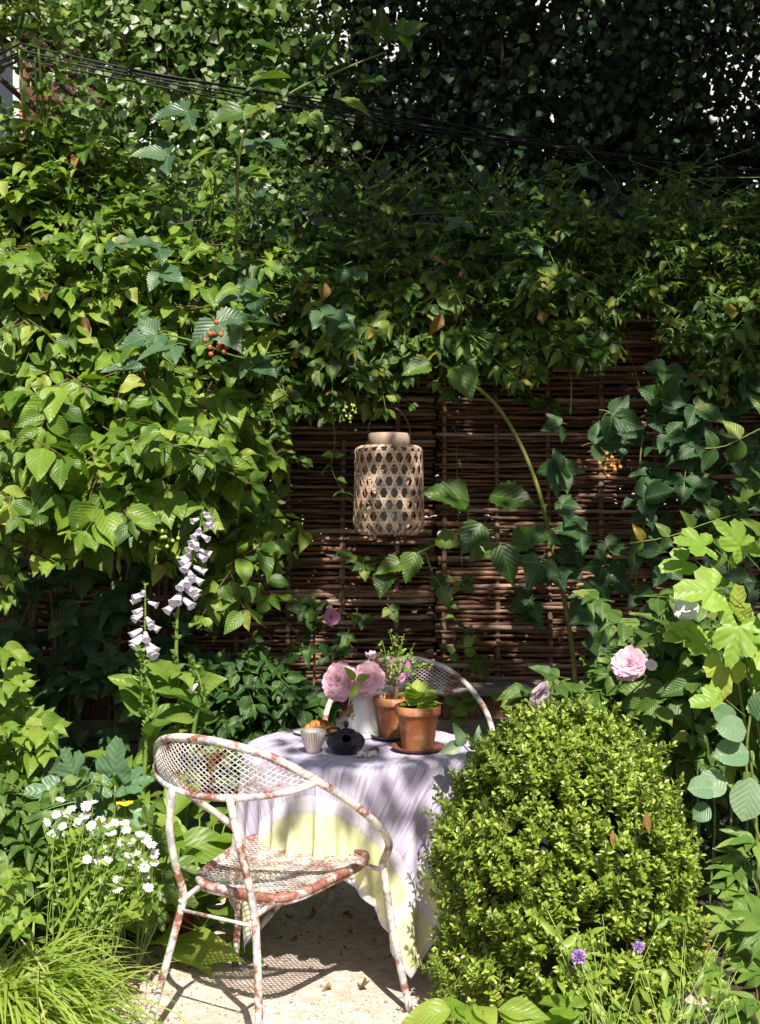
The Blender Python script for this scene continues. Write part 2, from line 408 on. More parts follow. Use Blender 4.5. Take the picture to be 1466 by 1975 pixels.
for y in np.linspace(-2.5, 4.75, 60):
    xl = -.86 - .05 * math.sin(y * 3.7) - .05 * noise.noise(Vector((y * 2.3, 0, 5))) - .25 * max(0, 3.0 - y) * .3 + .25 * max(0, y - 3.9)
    xr = .95 + .06 * math.sin(y * 4.1)
    rows.append([(x, y, .008 + .006 * noise.noise(Vector((x * 3, y * 3, 0)))) for x in np.linspace(xl, xr, 44)])
mb.patch(rows); tag(mb.build('gravel_path', M['gravel']), kind='structure')
mb = MB()
oct_v = np.array([(1, 0, 0), (-1, 0, 0), (0, 1, 0), (0, -1, 0), (0, 0, .7), (0, 0, -.7)], float); oct_f = [(0, 2, 4), (2, 1, 4), (1, 3, 4), (3, 0, 4), (2, 0, 5), (1, 2, 5), (3, 1, 5), (0, 3, 5)]
for i in range(2600):
    y = rng.uniform(2.8, 4.6); x = rng.uniform(-.95, .7); r_ = rng.uniform(.0015, .0045) * (1 if rng.random() < .93 else 2)
    mb.add(oct_v * r_ * rng.uniform(.7, 1.3, 3) @ np.array([[math.cos(i), math.sin(i), 0], [-math.sin(i), math.cos(i), 0], [0, 0, 1]]) + (x, y, .010 + r_ * .4), oct_f)
tag(mb.build('gravel', M['pebble']), 'loose grit scattered over the pale gravel under the chair', kind='stuff')

# ---------------------------------------------------------------- low timber retaining wall
def wood(name, c1, c2, sc=(2, 2, 30), rough=.85):
    m, n, b = mat(name, rough); f = noise_tex(n, 6, 6, mapping(n, objco(n), sc), .4)
    col = ramp(n, f, [(.3, c1), (.7, c2)]); v = island(n); col = mixc(n, mth(n, 'MULTIPLY', v, .35), col, c1)
    n.links.new(col, b.inputs['Base Color']); bump(n, b, f, .5, .004); return m
M['greywood'] = wood('weathered_timber', (.06, .055, .05), (.20, .19, .18), (1.5, 1.5, 40))
M['redboard'] = wood('red_brown_board', (.06, .028, .018), (.22, .10, .055), (30, 30, 2))
YW = 5.50
wl = thing('retaining_wall', 'low timber retaining wall of grey planks and reddish boards under the wattle fence', 'retaining wall', (0, YW, 0))
z1 = lambda py, d=YW: HC - (py - HY) / FPX * d
mb = MB()
for i, x in enumerate(np.arange(-3.2, 3.4, .1)): mb.box((x + .05, YW + .03, (z1(1388) + z1(1337)) / 2), (.094, .03 + .004 * (i % 3), z1(1337) - z1(1388) + .02))
mb.build('upright_boards', M['redboard'], wl, smooth=False)
mb = MB(); mb.box((0, YW + .06, z1(1331)), (6.6, .22, .045)); mb.build('top_plank', M['greywood'], wl, smooth=False)
zz = z1(1384) - .09
mb = MB(); mb.box((0, YW - .03, zz + .04), (6.6, .07, .10)); mb.build('plank', M['greywood'], wl, smooth=False)
mb = MB(); mb.box((0, YW - .02, zz - .08), (6.6, .06, .11)); mb.build('plank', M['greywood'], wl, smooth=False)
mb = MB(); mb.box((0, YW - .03, zz - .2), (6.6, .07, .11)); mb.build('plank', M['greywood'], wl, smooth=False)
mb = MB(); mb.box((0, YW - .02, .08), (6.6, .06, .24)); mb.build('plank', M['greywood'], wl, smooth=False)

# ---------------------------------------------------------------- wattle fence
m, n, b = mat('woven_willow', .68)
isl = island(n); f = noise_tex(n, 5, 5, mapping(n, objco(n), (4, 4, 60)), .3)
col = ramp(n, isl, [(0, (.05, .020, .012)), (.3, (.14, .056, .030)), (.6, (.23, .10, .055)), (.85, (.38, .21, .135)), (1, (.50, .35, .27))])
col = mixc(n, ramp(n, f, [(.35, (0, 0, 0)), (.7, (.65, .65, .65))]), col, (.03, .014, .012))
n.links.new(col, b.inputs['Base Color']); bump(n, b, f, .5, .003); M['willow'] = m
M['stake'] = simple('hurdle_stake', (.26, .17, .12), .75, 20, (.10, .055, .04), .4)
YF, ZB = 5.72, z1(1330, 5.72)
PITCH = .272
for pi, (xa, lab) in enumerate(((-3.38, 'woven willow hurdle at the far left, hidden behind the sunlit leafy shrub'), (-1.55, 'woven willow hurdle behind the lantern, left of the doubled stake'), (.285, 'woven willow hurdle crossed by the arching green cane, right of the doubled stake'), (2.12, 'woven willow hurdle at the far right edge in deep shade'))):
    xb = xa + 1.825; o = thing('wattle_panel', lab, 'fence panel', ((xa + xb) / 2, YF, ZB), 0, 'woven hurdle panels of the fence')
    mb = MB(); z = ZB + .012; row = 0; top = 2.55
    while z < top:
        r0 = rng.uniform(.0075, .0125); pr = row % 2
        xx = np.linspace(xa + rng.uniform(-.012, .015), xb + .008 - rng.uniform(0, .025), 34)
        ph = rng.uniform(0, 9)
        yy = YF + .021 * np.sin(np.pi * (xx - xa - .03) / PITCH + np.pi * pr + np.pi / 2) + rng.normal(0, .002, len(xx))
        zc = z + .0045 * np.sin(xx * rng.uniform(1.5, 5) + ph) + rng.normal(0, .0014, len(xx))
        rr = r0 * np.linspace(*((1.25, .7) if rng.random() < .5 else (.7, 1.25)), len(xx)) * rng.normal(1, .04, len(xx))
        cut = len(xx) if rng.random() < .6 else rng.integers(8, len(xx) - 2)
        mb.tube(np.stack([xx, yy, zc], 1)[:cut], rr[:cut], 6)
        if cut < len(xx) - 3:
            zc2 = zc + rng.normal(0, .002); yy2 = yy + .004; mb.tube(np.stack([xx, yy2, zc2], 1)[cut - 2:], rr[cut - 2:] * rng.uniform(.7, 1.2), 6)
        z += r0 * 2.0 + rng.uniform(-.0035, .003) + (.007 if rng.random() < .07 else 0); row += 1 if rng.random() < .8 else 0
    mb.build('weave', M['willow'], o)
    for k, x in enumerate(np.arange(xa + .03, xb + .01, PITCH * .98)):
        zt = top + rng.uniform(-.02, .08)
        pts = [(x + .008 * math.sin(q * 3 + k), YF + (.0 if k not in (0,) else -.006), ZB - .03 + (zt - ZB) * q) for q in np.linspace(0, 1, 9)]
        sm = MB(); sm.tube(pts, np.linspace(.016, .012, 9) * rng.uniform(.85, 1.15), 8); sm.build('stake', M['stake'], o)

# ---------------------------------------------------------------- brick house far left, behind the trees
m, n, b = mat('red_brick', .85)
bt = nd(n, 'ShaderNodeTexBrick'); bt.inputs['Scale'].default_value = 1.0; bt.inputs['Brick Width'].default_value = .23; bt.inputs['Row Height'].default_value = .075; bt.inputs['Mortar Size'].default_value = .006
bt.inputs['Color1'].default_value = (.55, .16, .10, 1); bt.inputs['Color2'].default_value = (.42, .12, .08, 1); bt.inputs['Mortar'].default_value = (.4, .33, .28, 1)
n.links.new(mapping(n, objco(n), rot=(R(90), 0, 0)), bt.inputs['Vector']); n.links.new(bt.outputs[0], b.inputs['Base Color']); M['brick'] = m
M['whitepaint'] = simple('white_paint', (.75, .75, .74), .45)
M['slate'] = simple('slate', (.08, .08, .09), .7, 8, (.05, .05, .06))
m, n, b = mat('window_glass', .05, (.04, .05, .06)); M['glass_dark'] = m
hs = thing('brick_house', 'red brick house with a white sash window glimpsed through leaves at the far left', 'house', (-6.5, 13.4, 0))
mb = MB(); mb.box((-6.45, 13.4, 4.1), (5.6, 3.4, 8.2)); mb.build('wall', M['brick'], hs, smooth=False)
mb = MB(); mb.add([(-9.45, 11.5, 8.15), (-3.45, 11.5, 8.15), (-3.45, 15.3, 8.15), (-9.45, 15.3, 8.15), (-9.45, 13.4, 10.2), (-3.45, 13.4, 10.2)], [(0, 1, 5, 4), (2, 3, 4, 5)]); mb.add([(-9.45, 11.5, 8.15), (-9.45, 13.4, 10.2), (-9.45, 15.3, 8.15), (-3.45, 11.5, 8.15), (-3.45, 13.4, 10.2), (-3.45, 15.3, 8.15)], [(0, 1, 2), (3, 5, 4)]); mb.build('roof', M['slate'], hs, smooth=False)
for wx in (-4.14,):
    for wz in (5.6,):
        f = MB().box((wx, 11.685, wz), (.30, .06, 1.5)).box((wx + .42, 11.685, wz), (.06, .06, 1.5)).box((wx - .36, 11.685, wz + .78), (1.6, .08, .1)).box((wx - .36, 11.685, wz - .78), (1.6, .1, .08)).box((wx - 1.14, 11.685, wz), (.08, .06, 1.5)).build('window', M['whitepaint'], hs, smooth=False)
        MB().box((wx - .36, 11.697, wz), (1.5, .015, 1.5)).build('pane', M['glass_dark'], f, smooth=False)

# ---------------------------------------------------------------- trees
def tree(name, label, x, y, zt, rad, zc, nclump, leaf, mname, trunk_r=.16, per=70, gaps=.25, grp='trees beyond the fence', lean=0, holes=()):
    t = thing(name, label, 'tree', (x, y, 0), 0, grp)
    tb = MB(); pts = bez([(x, y, 0), (x + lean * .4 + .05, y, zt * .35), (x + lean * .7 - .06, y + .05, zt * .65), (x + lean, y, zt)], 24)
    tb.tube(pts, np.linspace(trunk_r, trunk_r * .3, len(pts)), 10)
    L = Leaves(); Sx = MB(); cl = []
    for i in range(nclump):
        while True:
            q = rng.uniform(-1, 1, 3)
            if np.linalg.norm(q) < 1: break
        q = unit(q) * np.linalg.norm(q) ** .55
        c = np.array([x + lean * .6, y, zc]) + q * rad
        hx, hy = CX + FPX * c[0] / c[1], HY - FPX * (c[2] - HC) / c[1]
        if c[2] < .6 or any(a_ < hx < b_ and c_ < hy < d_ for a_, b_, c_, d_ in holes): continue
        cl.append(c)
    for i, c in enumerate(cl):
        if i % 4 == 0:
            k = int(np.clip((c[2] - .8) / zt, .1, .95) * (len(pts) - 1)); a = pts[k]
            mid = (a + c) / 2 + np.array([0, 0, -.12]) + rvec(.08)
            bp = bez([a, mid, c], 10); tb.tube(bp, np.linspace(trunk_r * .28, .008, len(bp)), 5, cap=False)
        n_ = int(per * rng.uniform(.5, 1.4)); sp = rng.uniform(.16, .34)
        pos = c + rng.normal(0, 1, (n_, 3)) * np.array([sp, sp, sp * .75])
        dr = rng.normal(0, .6, (n_, 3)) + np.array([0, -.2, -.5]); nn = rng.normal(0, .55, (n_, 3)) + LIGHTN
        L.addmany('tree', pos, dr, nn, leaf * rng.uniform(.6, 1.25, n_))
        Sx.tube([c + rvec(.05), c + rvec(.2)], .004, 4, cap=False)
    tb.build('trunk', M['bark'], t)
    cb = MB(); L.bake(cb); cb.build('crown', M[mname], t); Sx.build('twigs', M['twig'], t)
    return t
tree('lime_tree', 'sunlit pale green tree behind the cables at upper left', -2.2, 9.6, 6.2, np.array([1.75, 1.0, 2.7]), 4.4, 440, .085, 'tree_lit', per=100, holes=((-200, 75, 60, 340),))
M['tree_far'] = M['tree_shaded']
tree('lime_tree', 'shaded tree with pinholes of sky, just right of the sunlit tree', -.1, 10.2, 6.5, np.array([1.5, .9, 2.9]), 4.4, 300, .07, 'tree_shaded', per=115)
tree('ivy_clad_tree', 'dark ivy-clad tree with thick trunk above the middle of the fence', 1.25, 9.6, 7.0, np.array([1.15, .8, 3.0]), 4.3, 215, .08, 'tree_shaded', .2, per=95)
tree('ivy_clad_tree', 'dark ivy-clad tree in front of the bright sky gaps at upper right', 2.75, 9.9, 7.0, np.array([1.25, .8, 3.0]), 4.3, 225, .08, 'tree_shaded', .22, per=95)
tree('ivy_clad_tree', 'hazy dark tree filling the gap between the two thick trunks', 2.0, 11.6, 7.4, np.array([1.7, .8, 3.3]), 4.6, 90, .08, 'tree_shaded', .18, per=100)
tree('ivy_clad_tree', 'dark tree at the right edge beyond the cable end', 4.3, 9.4, 6.5, np.array([1.1, .9, 2.8]), 4.2, 225, .08, 'tree_shaded', .18, per=95)

# ---------------------------------------------------------------- cables
M['cable'] = simple('black_rubber', (.010, .010, .014), .65)
offs = [(0, 0, .0), (.05, .02, -.035), (.02, -.03, -.075), (.08, .03, -.09), (-.01, .05, -.11), (.03, -.05, -.055)]
for i, o_ in enumerate(offs[:5]):
    A = P(40, 84, 7.2) + np.array(o_) * .75; B_ = P(1560, 345, 7.2) + np.array(o_) * (.6, 1, .45); pts = []
    for t in np.linspace(0, 1, 40):
        p = A * (1 - t) + B_ * t; p[2] -= .09 * 4 * t * (1 - t) * (1 + .04 * i) * .5 + (.02 * math.sin(t * 11 + i) * (i < 2)); pts.append(p)
    pts.insert(0, A + np.array([-3.4, 4.4, .9]))
    tag(MB().tube(pts, .0068, 6).pivot('overhead_cable', M['cable'], pts[20]), 'thin black cable in the bundle sagging across the trees', 'cable', 'cables of the sagging overhead bundle')

# ================================================================ TABLE AND CLOTH
TC = np.array([-.066, 3.91]); TR, TH = .40, .72
m, n, b = mat('peeling_white_paint', .5)
oc = objco(n); a1 = noise_tex(n, 15, 6, oc, .4, .66); a2 = noise_tex(n, 23, 5, oc, .2, .7); a3 = noise_tex(n, 90, 2, oc)
col = ramp(n, a3, [(.3, (.56, .50, .47)), (.7, (.76, .71, .68))])
col = mixc(n, ramp(n, a2, [(.51, (0, 0, 0)), (.56, (.9, .9, .9))]), col, (.34, .36, .41))
rs = ramp(n, a3, [(.3, (.17, .055, .038)), (.7, (.36, .165, .12))])
rustm = ramp(n, a1, [(.50, (0, 0, 0)), (.59, (1, 1, 1))])
col = mixc(n, rustm, col, rs)
n.links.new(col, b.inputs['Base Color']); bump(n, b, mth(n, 'SUBTRACT', mth(n, 'MULTIPLY', a3, .2), rustm), .5, .001)
M['paint'] = m
M['paint_mesh'] = m.copy(); M['paint_rusty'] = m.copy(); [setattr(x.color_ramp.elements[k_], 'position', v_) for x in M['paint_rusty'].node_tree.nodes if x.type == 'VALTORGB' and abs(x.color_ramp.elements[0].position - .50) < .001 for k_, v_ in ((0, .41), (1, .52))]
for x_ in M['paint_mesh'].node_tree.nodes:
    if x_.type == 'VALTORGB' and abs(x_.color_ramp.elements[0].position - .50) < .001 and x_.color_ramp.elements[1].position < .6: x_.color_ramp.elements[0].position = .45; x_.color_ramp.elements[1].position = .64
tb = thing('garden_table', 'round garden table hidden under the lavender cloth, thin white legs showing', 'table', (TC[0], TC[1], 0))
mb = MB(); mb.lathe([(0, TH - .024), (TR - .018, TH - .026), (TR - .010, TH - .018), (TR - .010, TH - .010), (TR - .018, TH - .006), (0, TH - .006)], 48, (TC[0], TC[1], 0)); mb.build('tabletop', M['paint'], tb)
for sx, sy in ((-1, -.1), (1, -.45), (-.45, 1), (.5, .9)):
    a = np.array([TC[0] - sx * .16, TC[1] - sy * .16, TH - .03]); e = np.array([TC[0] + sx * .43, TC[1] + sy * .35, 0.005])
    MB().tube([a, a * .5 + e * .5, e], .0105, 8).build('leg', M['paint'], tb)
MB().tube([(TC[0] + .1 * math.cos(t), TC[1] + .1 * math.sin(t), .44) for t in np.linspace(0, 2 * np.pi, 25)], .005, 6).build('ring', M['paint'], tb)

def cloth_sim(N=97, side=1.31, rotd=-19.5, iters=420):
    rg = np.random.default_rng(3)
    s = np.linspace(-side / 2, side / 2, N); ca, sa = math.cos(R(rotd)), math.sin(R(rotd)); rad0 = TR - .05
    U, V = np.meshgrid(s, s, indexing='ij')
    X = np.stack([ca * U - sa * V, sa * U + ca * V, np.full_like(U, TH + .003)], -1)
    pin = np.linalg.norm(X[..., :2], axis=-1) < rad0; X += rg.normal(0, .0008, X.shape); X0 = X.copy()
    h = s[1] - s[0]; vel = np.zeros_like(X); dt = .012; g = np.array([0, 0, -9.8]); rad = TR + .003
    def con(a, b, L0, k):
        d = b - a; l = np.linalg.norm(d, axis=-1, keepdims=True) + 1e-12
        c = d * ((l - L0) / l) * .5 * k; a += c; b -= c
    for it in range(iters):
        vel *= .985; vel += g * dt
        if it < 200: vel[..., :2] += .05 * np.sin(8 * np.arctan2(X[..., 1:2], X[..., 0:1]) + np.array([0, 1.5])) * dt
        Xp = X.copy(); X = X + vel * dt
        for _ in range(11):
            for o in (0, 1):
                con(X[o:-1:2][: (N - o) // 2], X[o + 1::2], h, 1); con(X[:, o:-1:2][:, : (N - o) // 2], X[:, o + 1::2], h, 1)
            for o in (0, 1):
                con(X[o:-1:2, :-1], X[o + 1::2, 1:], h * 1.41421, .45); con(X[o:-1:2, 1:], X[o + 1::2, :-1], h * 1.41421, .45)
            for o in (0, 1, 2, 3):
                a, b_ = X[o:-2:4], X[o + 2::4]; q = min(len(a), len(b_)); con(a[:q], b_[:q], 2 * h, .12)
                a, b_ = X[:, o:-2:4], X[:, o + 2::4]; q = min(a.shape[1], b_.shape[1]); con(a[:, :q], b_[:, :q], 2 * h, .12)
            r = np.linalg.norm(X[..., :2], axis=-1)
            dz = TH + .002 - X[..., 2]; top = (r < rad) & (dz > 0) & (dz < rad - r) & (dz < .03); sidec = (r < rad) & (dz > 0) & ~top; X[..., 2][top] = TH + .002
            X[..., :2][sidec] *= (rad / r[sidec])[:, None]
            X[pin] = X0[pin]; low = X[..., 2] < .02; X[..., 2][low] = .02
        vel = (X - Xp) / dt
        onr = (np.linalg.norm(X[..., :2], axis=-1) < rad) & (X[..., 2] < TH + .004) & (X[..., 2] > TH - .01); vel[onr] *= .25
        if it > iters - 60: vel *= .9
    X[..., :2] += TC
    return X
X = cloth_sim()
m, n, b = mat('linen_cloth', .8)
uv = nd(n, 'ShaderNodeSeparateXYZ'); n.links.new(uvco(n), uv.inputs[0])
u = mth(n, 'ABSOLUTE', mth(n, 'SUBTRACT', mth(n, 'MULTIPLY', uv.outputs[0], 2), 1)); v = mth(n, 'ABSOLUTE', mth(n, 'SUBTRACT', mth(n, 'MULTIPLY', uv.outputs[1], 2), 1))
wobb = mth(n, 'MULTIPLY', mth(n, 'SUBTRACT', noise_tex(n, 30, 4, uvco(n)), .5), .035); u = mth(n, 'ADD', u, wobb); v = mth(n, 'ADD', v, wobb); mx_ = mth(n, 'MAXIMUM', u, v)
crk = noise_tex(n, 1.0, 4, mapping(n, uvco(n), (10, 150, 1)), .8); crk2 = noise_tex(n, 1.0, 3, mapping(n, uvco(n), (14, 60, 1)), 1.5); weave = noise_tex(n, 420, 1, uvco(n))
lav = ramp(n, crk, [(.32, (.44, .37, .61)), (.5, (.60, .54, .73)), (.68, (.78, .74, .85))])
yel = ramp(n, crk2, [(.3, (.80, .82, .42)), (.7, (.87, .88, .62))])
pale = (.80, .76, .86)
isy = mth(n, 'MULTIPLY', mth(n, 'SUBTRACT', mx_, .745), 30.0); n.nodes[-1].use_clamp = True; hem = mth(n, 'GREATER_THAN', mx_, .972)
def band(x): return mth(n, 'MULTIPLY', mth(n, 'GREATER_THAN', x, .70), mth(n, 'LESS_THAN', x, .755))
st = mth(n, 'MAXIMUM', band(u), band(v))
col = mixc(n, isy, lav, yel); col = mixc(n, st, col, pale); col = mixc(n, hem, col, (.70, .66, .78))
# printed turquoise and pink motif in the middle of the cloth
dx = mth(n, 'SUBTRACT', uv.outputs[0], .54); dy = mth(n, 'SUBTRACT', uv.outputs[1], .40)
d1 = mth(n, 'SQRT', mth(n, 'ADD', mth(n, 'MULTIPLY', dx, dx), mth(n, 'MULTIPLY', dy, dy)))
rg_ = mth(n, 'MULTIPLY', mth(n, 'LESS_THAN', mth(n, 'ABSOLUTE', mth(n, 'SUBTRACT', d1, .055)), .009), mth(n, 'GREATER_THAN', noise_tex(n, 14, 1, uvco(n)), .5))
col = mixc(n, mth(n, 'MULTIPLY', rg_, .75), col, (.16, .50, .55))
n.links.new(col, b.inputs['Base Color'])
bump(n, b, mth(n, 'ADD', crk, mth(n, 'MULTIPLY', mth(n, 'ADD', crk2, mth(n, 'MULTIPLY', weave, .3)), .6)), .55, .006)
b.inputs['Sheen Weight'].default_value = .15
tr = nd(n, 'ShaderNodeBsdfTranslucent'); n.links.new(col, tr.inputs[0]); mx = nd(n, 'ShaderNodeMixShader'); mx.inputs[0].default_value = .18
n.links.new(b.outputs[0], mx.inputs[1]); n.links.new(tr.outputs[0], mx.inputs[2]); n.links.new(mx.outputs[0], n.nodes['Material Output'].inputs[0])
M['cloth'] = m
mb = MB(); mb.patch(X)
clo = mb.pivot('tablecloth', M['cloth'], (TC[0], TC[1], TH)); tag(clo, 'lavender linen cloth with lime yellow border draped over the round table', 'tablecloth')
sm = clo.modifiers.new('smooth', 'SUBSURF'); sm.levels = 1; sm.render_levels = 1
sd_ = clo.modifiers.new('thickness', 'SOLIDIFY'); sd_.thickness = .0012; sd_.offset = 1

# ================================================================ HOOP CHAIRS
def diamond_mesh(mb, f, inside, u0, u1, v0, v1, a, b_, w_=.0016, t_=.0012):
    """expanded metal: diagonal strands between lattice points of the surface f(u, v)"""
    nu, nv_ = int((u1 - u0) / (a / 2)) + 1, int((v1 - v0) / (b_ / 2)) + 1
    V = []; F = []
    for i in range(nu):
        for j in range(nv_):
            if (i + j) % 2: continue
            for dj in (-1, 1):
                p, q = (u0 + i * a / 2, v0 + j * b_ / 2), (u0 + (i + 1) * a / 2, v0 + (j + dj) * b_ / 2)
                if not (inside((p[0] + q[0]) / 2, (p[1] + q[1]) / 2)): continue
                A, B_ = np.array(f(*p)), np.array(f(*q)); e = np.array(f(p[0], p[1] + .004)) - A
                d = unit(B_ - A); nrm = unit(np.cross(d, e)) if np.linalg.norm(np.cross(d, e)) > 1e-9 else np.array([0, 0, 1.0]); s_ = np.cross(nrm, d)
                A = A - d * w_ * .6; B_ = B_ + d * w_ * .6; k = len(V)
                for c in (A, B_):
                    for x, y in ((-w_, -t_), (w_, -t_), (w_, t_), (-w_, t_)): V.append(c + s_ * x + nrm * y)
                for q_ in range(4): F.append((k + q_, k + (q_ + 1) % 4, k + 4 + (q_ + 1) % 4, k + 4 + q_))
    return mb.add(V, F)
def hoop_chair(name, label, loc, rz):
    t = thing(name, label, 'chair', loc, rz, 'white hoop chairs around the table')
    half = [(0, -.315, .885), (.10, -.305, .878), (.20, -.255, .845), (.285, -.165, .775), (.335, -.05, .69), (.345, .07, .60), (.322, .155, .535), (.292, .195, .49), (.272, .205, .455), (.272, .212, .42), (.30, .236, .20), (.333, .262, .004)]
    full = [(-x, y, z) for x, y, z in half[:0:-1]] + half
    hp = bez(full, 132)
    iL, iR = 0, len(hp)
    MB().tube(hp, .0117, 10).build('hoop_frame', M['paint'], t, local=True)
    # backrest: rail below, mesh between rail and hoop
    E = np.array([.283, -.165, .775])
    def rail(x): q = 1 - (x / .283) ** 2; return np.array([x, -.165 - .150 * max(q, 0) ** .75, .775 - .045 * max(q, 0) ** .6])
    rp = np.array([rail(x) for x in np.sin(np.linspace(-1, 1, 33) * np.pi / 2) * .283])
    MB().tube(rp, .0105, 8).build('back_rail', M['paint'], t, local=True)
    def hoopb(x):
        x = abs(x); A = [(0, -.315, .885), (.10, -.305, .878), (.20, -.255, .845), (.285, -.165, .775)]
        c = bez(A, 40); k = int(np.argmin(abs(c[:, 0] - x))); return c[k] if True else None
    cache = bez([(-.285, -.165, .775), (-.20, -.255, .845), (-.10, -.305, .878), (0, -.315, .885), (.10, -.305, .878), (.20, -.255, .845), (.285, -.165, .775)], 240)
    def bf(u, v):
        u = max(-.283, min(.283, u)); k = np.searchsorted(cache[:, 0], u); k = min(max(k, 1), len(cache) - 1)
        tt = (u - cache[k - 1, 0]) / (cache[k, 0] - cache[k - 1, 0] + 1e-9); h_ = cache[k - 1] * (1 - tt) + cache[k] * tt; r_ = rail(u)
        gap = h_[2] - r_[2]; q = (v) / max(gap, .001); p = r_ * (1 - q) + h_ * q; p[1] -= .012 * math.sin(math.pi * min(max(q, 0), 1)); return p
    def bin_(u, v):
        if abs(u) > .278: return False
        h_ = cache[min(np.searchsorted(cache[:, 0], u), len(cache) - 1)]; return .002 < v < h_[2] - rail(u)[2] - .002
    mb = MB(); diamond_mesh(mb, bf, bin_, -.283, .283, 0, .17, .0205, .0150, .0012); mb.build('back_mesh', M['paint'], t, smooth=False, local=True)
    # seat
    cy = .045
    def hw(y): return .205 + .03 * (y - cy) / .2
    def sz(y): return .445 + .10 * (y - cy)
    rim = []
    for a in np.linspace(0, 2 * np.pi, 65):
        c, s_ = math.cos(a), math.sin(a); e = .42
        y = cy + .205 * np.sign(s_) * abs(s_) ** e; x = hw(y) * np.sign(c) * abs(c) ** e; rim.append((x, y, sz(y)))
    rim = np.array(rim)
    mb = MB(); mb.tube(rim, .0125, 10, cap=False)
    low = rim.copy(); low[:, 2] -= .013; low[:, :2] = (low[:, :2] - (0, cy)) * .985 + (0, cy); mb.tube(low, .0095, 8, cap=False); mb.build('seat_rim', M['paint_rusty'], t, local=True)
    def sf(u, v):
        y = cy + v; q = max(abs(u) / .2, abs(v) / .2); dip = -.004 - .010 * (1 - min(1, q) ** 4) - .004 * math.exp(-((q - .72) / .05) ** 2); return (u, y, sz(y) + dip + .004)
    def sin_(u, v): return (abs(u / hw(cy + v)) ** 4.6 + abs(v / .205) ** 4.6) < .97
    mb = MB(); diamond_mesh(mb, sf, sin_, -.24, .24, -.21, .21, .026, .016, .0015); mb.build('seat_mesh', M['paint_mesh'], t, smooth=False, local=True)
    for s_ in (-1, 1):
        p = bez([(s_ * .10, -.312, .738), (s_ * .122, -.30, .62), (s_ * .128, -.265, .50), (s_ * .125, -.238, .42), (s_ * .14, -.245, .34), (s_ * .205, -.31, .004)], 30)
        MB().tube(p, .0112, 10).build('back_leg', M['paint'], t, local=True)
        MB().tube([(s_ * .127, -.25, .40), (s_ * .135, -.16, .415)], .008, 6).build('bracket', M['paint'], t, local=True)
    MB().tube([(-.13, -.242, .375), (.13, -.242, .375)], .005, 6).build('stretcher', M['paint'], t, local=True)
    for s_ in (-1, 1): MB().tube([(s_ * .205, .215, .435), (s_ * .27, .212, .43)], .008, 6).build('bracket', M['paint'], t, local=True)
    return t
front = hoop_chair('hoop_chair', 'rusty white metal hoop chair seen from behind, in front of the tablecloth', (-.33, 3.385, 0.006), -R(31))
back = copy_tree(front)
back.location = (.115, 4.70, 0.0); back.rotation_euler = (0, 0, R(180 + 5)); back['label'] = 'white hoop chair with grey frame behind the table, facing the camera by the fence'

# ---------------------------------------------------------------- sky: a bank of white summer cloud far behind the trees
m, n, b = mat('cloud_white', 1.0, (.88, .88, .9)); b.inputs['Specular IOR Level'].default_value = 0; M['cloud'] = m
mb = MB()
for i in range(120):
    c = np.array([rng.uniform(-150, 150), 190 + rng.uniform(-15, 15), rng.uniform(5, 120)]); r_ = rng.uniform(14, 30)
    th = np.linspace(0, 2 * np.pi, 21); ph = np.linspace(-np.pi / 2, np.pi / 2, 12)
    G = [[c + np.array([math.cos(p) * math.cos(t), math.cos(p) * math.sin(t) * .7, math.sin(p) * .8]) * r_ * (1 + .15 * noise.noise(Vector((math.cos(t) * 2 + i, math.sin(t) * 2, p * 2)))) for t in th] for p in ph]; mb.patch(G)
tag(mb.build('sky_cloud', M['cloud']), 'bank of white cloud behind the trees', kind='structure')

# ================================================================ PLANTS ON AND BEFORE THE FENCE
def plant(name, label, cat, loc, group=None): return thing(name, label, cat, loc, 0, group)
def leafmass(L, S, poly, depth, n, size, kind='ovate', pairs=(2, 4), length=(.12, .26), thick=.35, lumps=.16, face=LIGHTN, down=.5, up=0.0, jit=.35, sag=.3, hang=.35, seed=0, out=.6, lateral=.9, gap=-.33, skip=()):
    """sprigs filling the region that the outline covers; depth(px, py) is the front of the foliage"""
    for (px, py) in sample_poly(poly, n):
        nz = noise.noise(Vector((px / 95, py / 80, seed + 1.7))) ; nz2 = noise.noise(Vector((px / 40, py / 36, seed + 9.1)))
        if nz2 < gap: continue
        if any(a_ < px < b_ and c_ < py < d_ for a_, b_, c_, d_ in skip): continue
        d = depth(px, py) - lumps * nz * 2 + thick * rng.random() ** 1.6
        b0 = P(px, py, d); dr = np.array([rng.normal(0, lateral), -out, rng.normal(-down, .5) + up])
        kd = kind if (kind != 'ovate' or rng.random() > .08) else 'curl'; k = rng.integers(*pairs); sprig(L, S, b0, dr, rng.uniform(*length), int(k), size * rng.uniform(.6, 1.3) * (.8 if kd == 'curl' else 1), kd, sag=sag, face=face, jit=jit, hang=hang)
def lerp(a, b_, t): return a + (b_ - a) * min(1, max(0, t))
def bush_parts(t, L, S, mname, fol='foliage', st='stems', smat='stem'):
    if L is not None and L.d: o = L.bake(MB()).build(fol, M[mname], t)
    if S is not None and S.nv: S.build(st, M[smat], t)

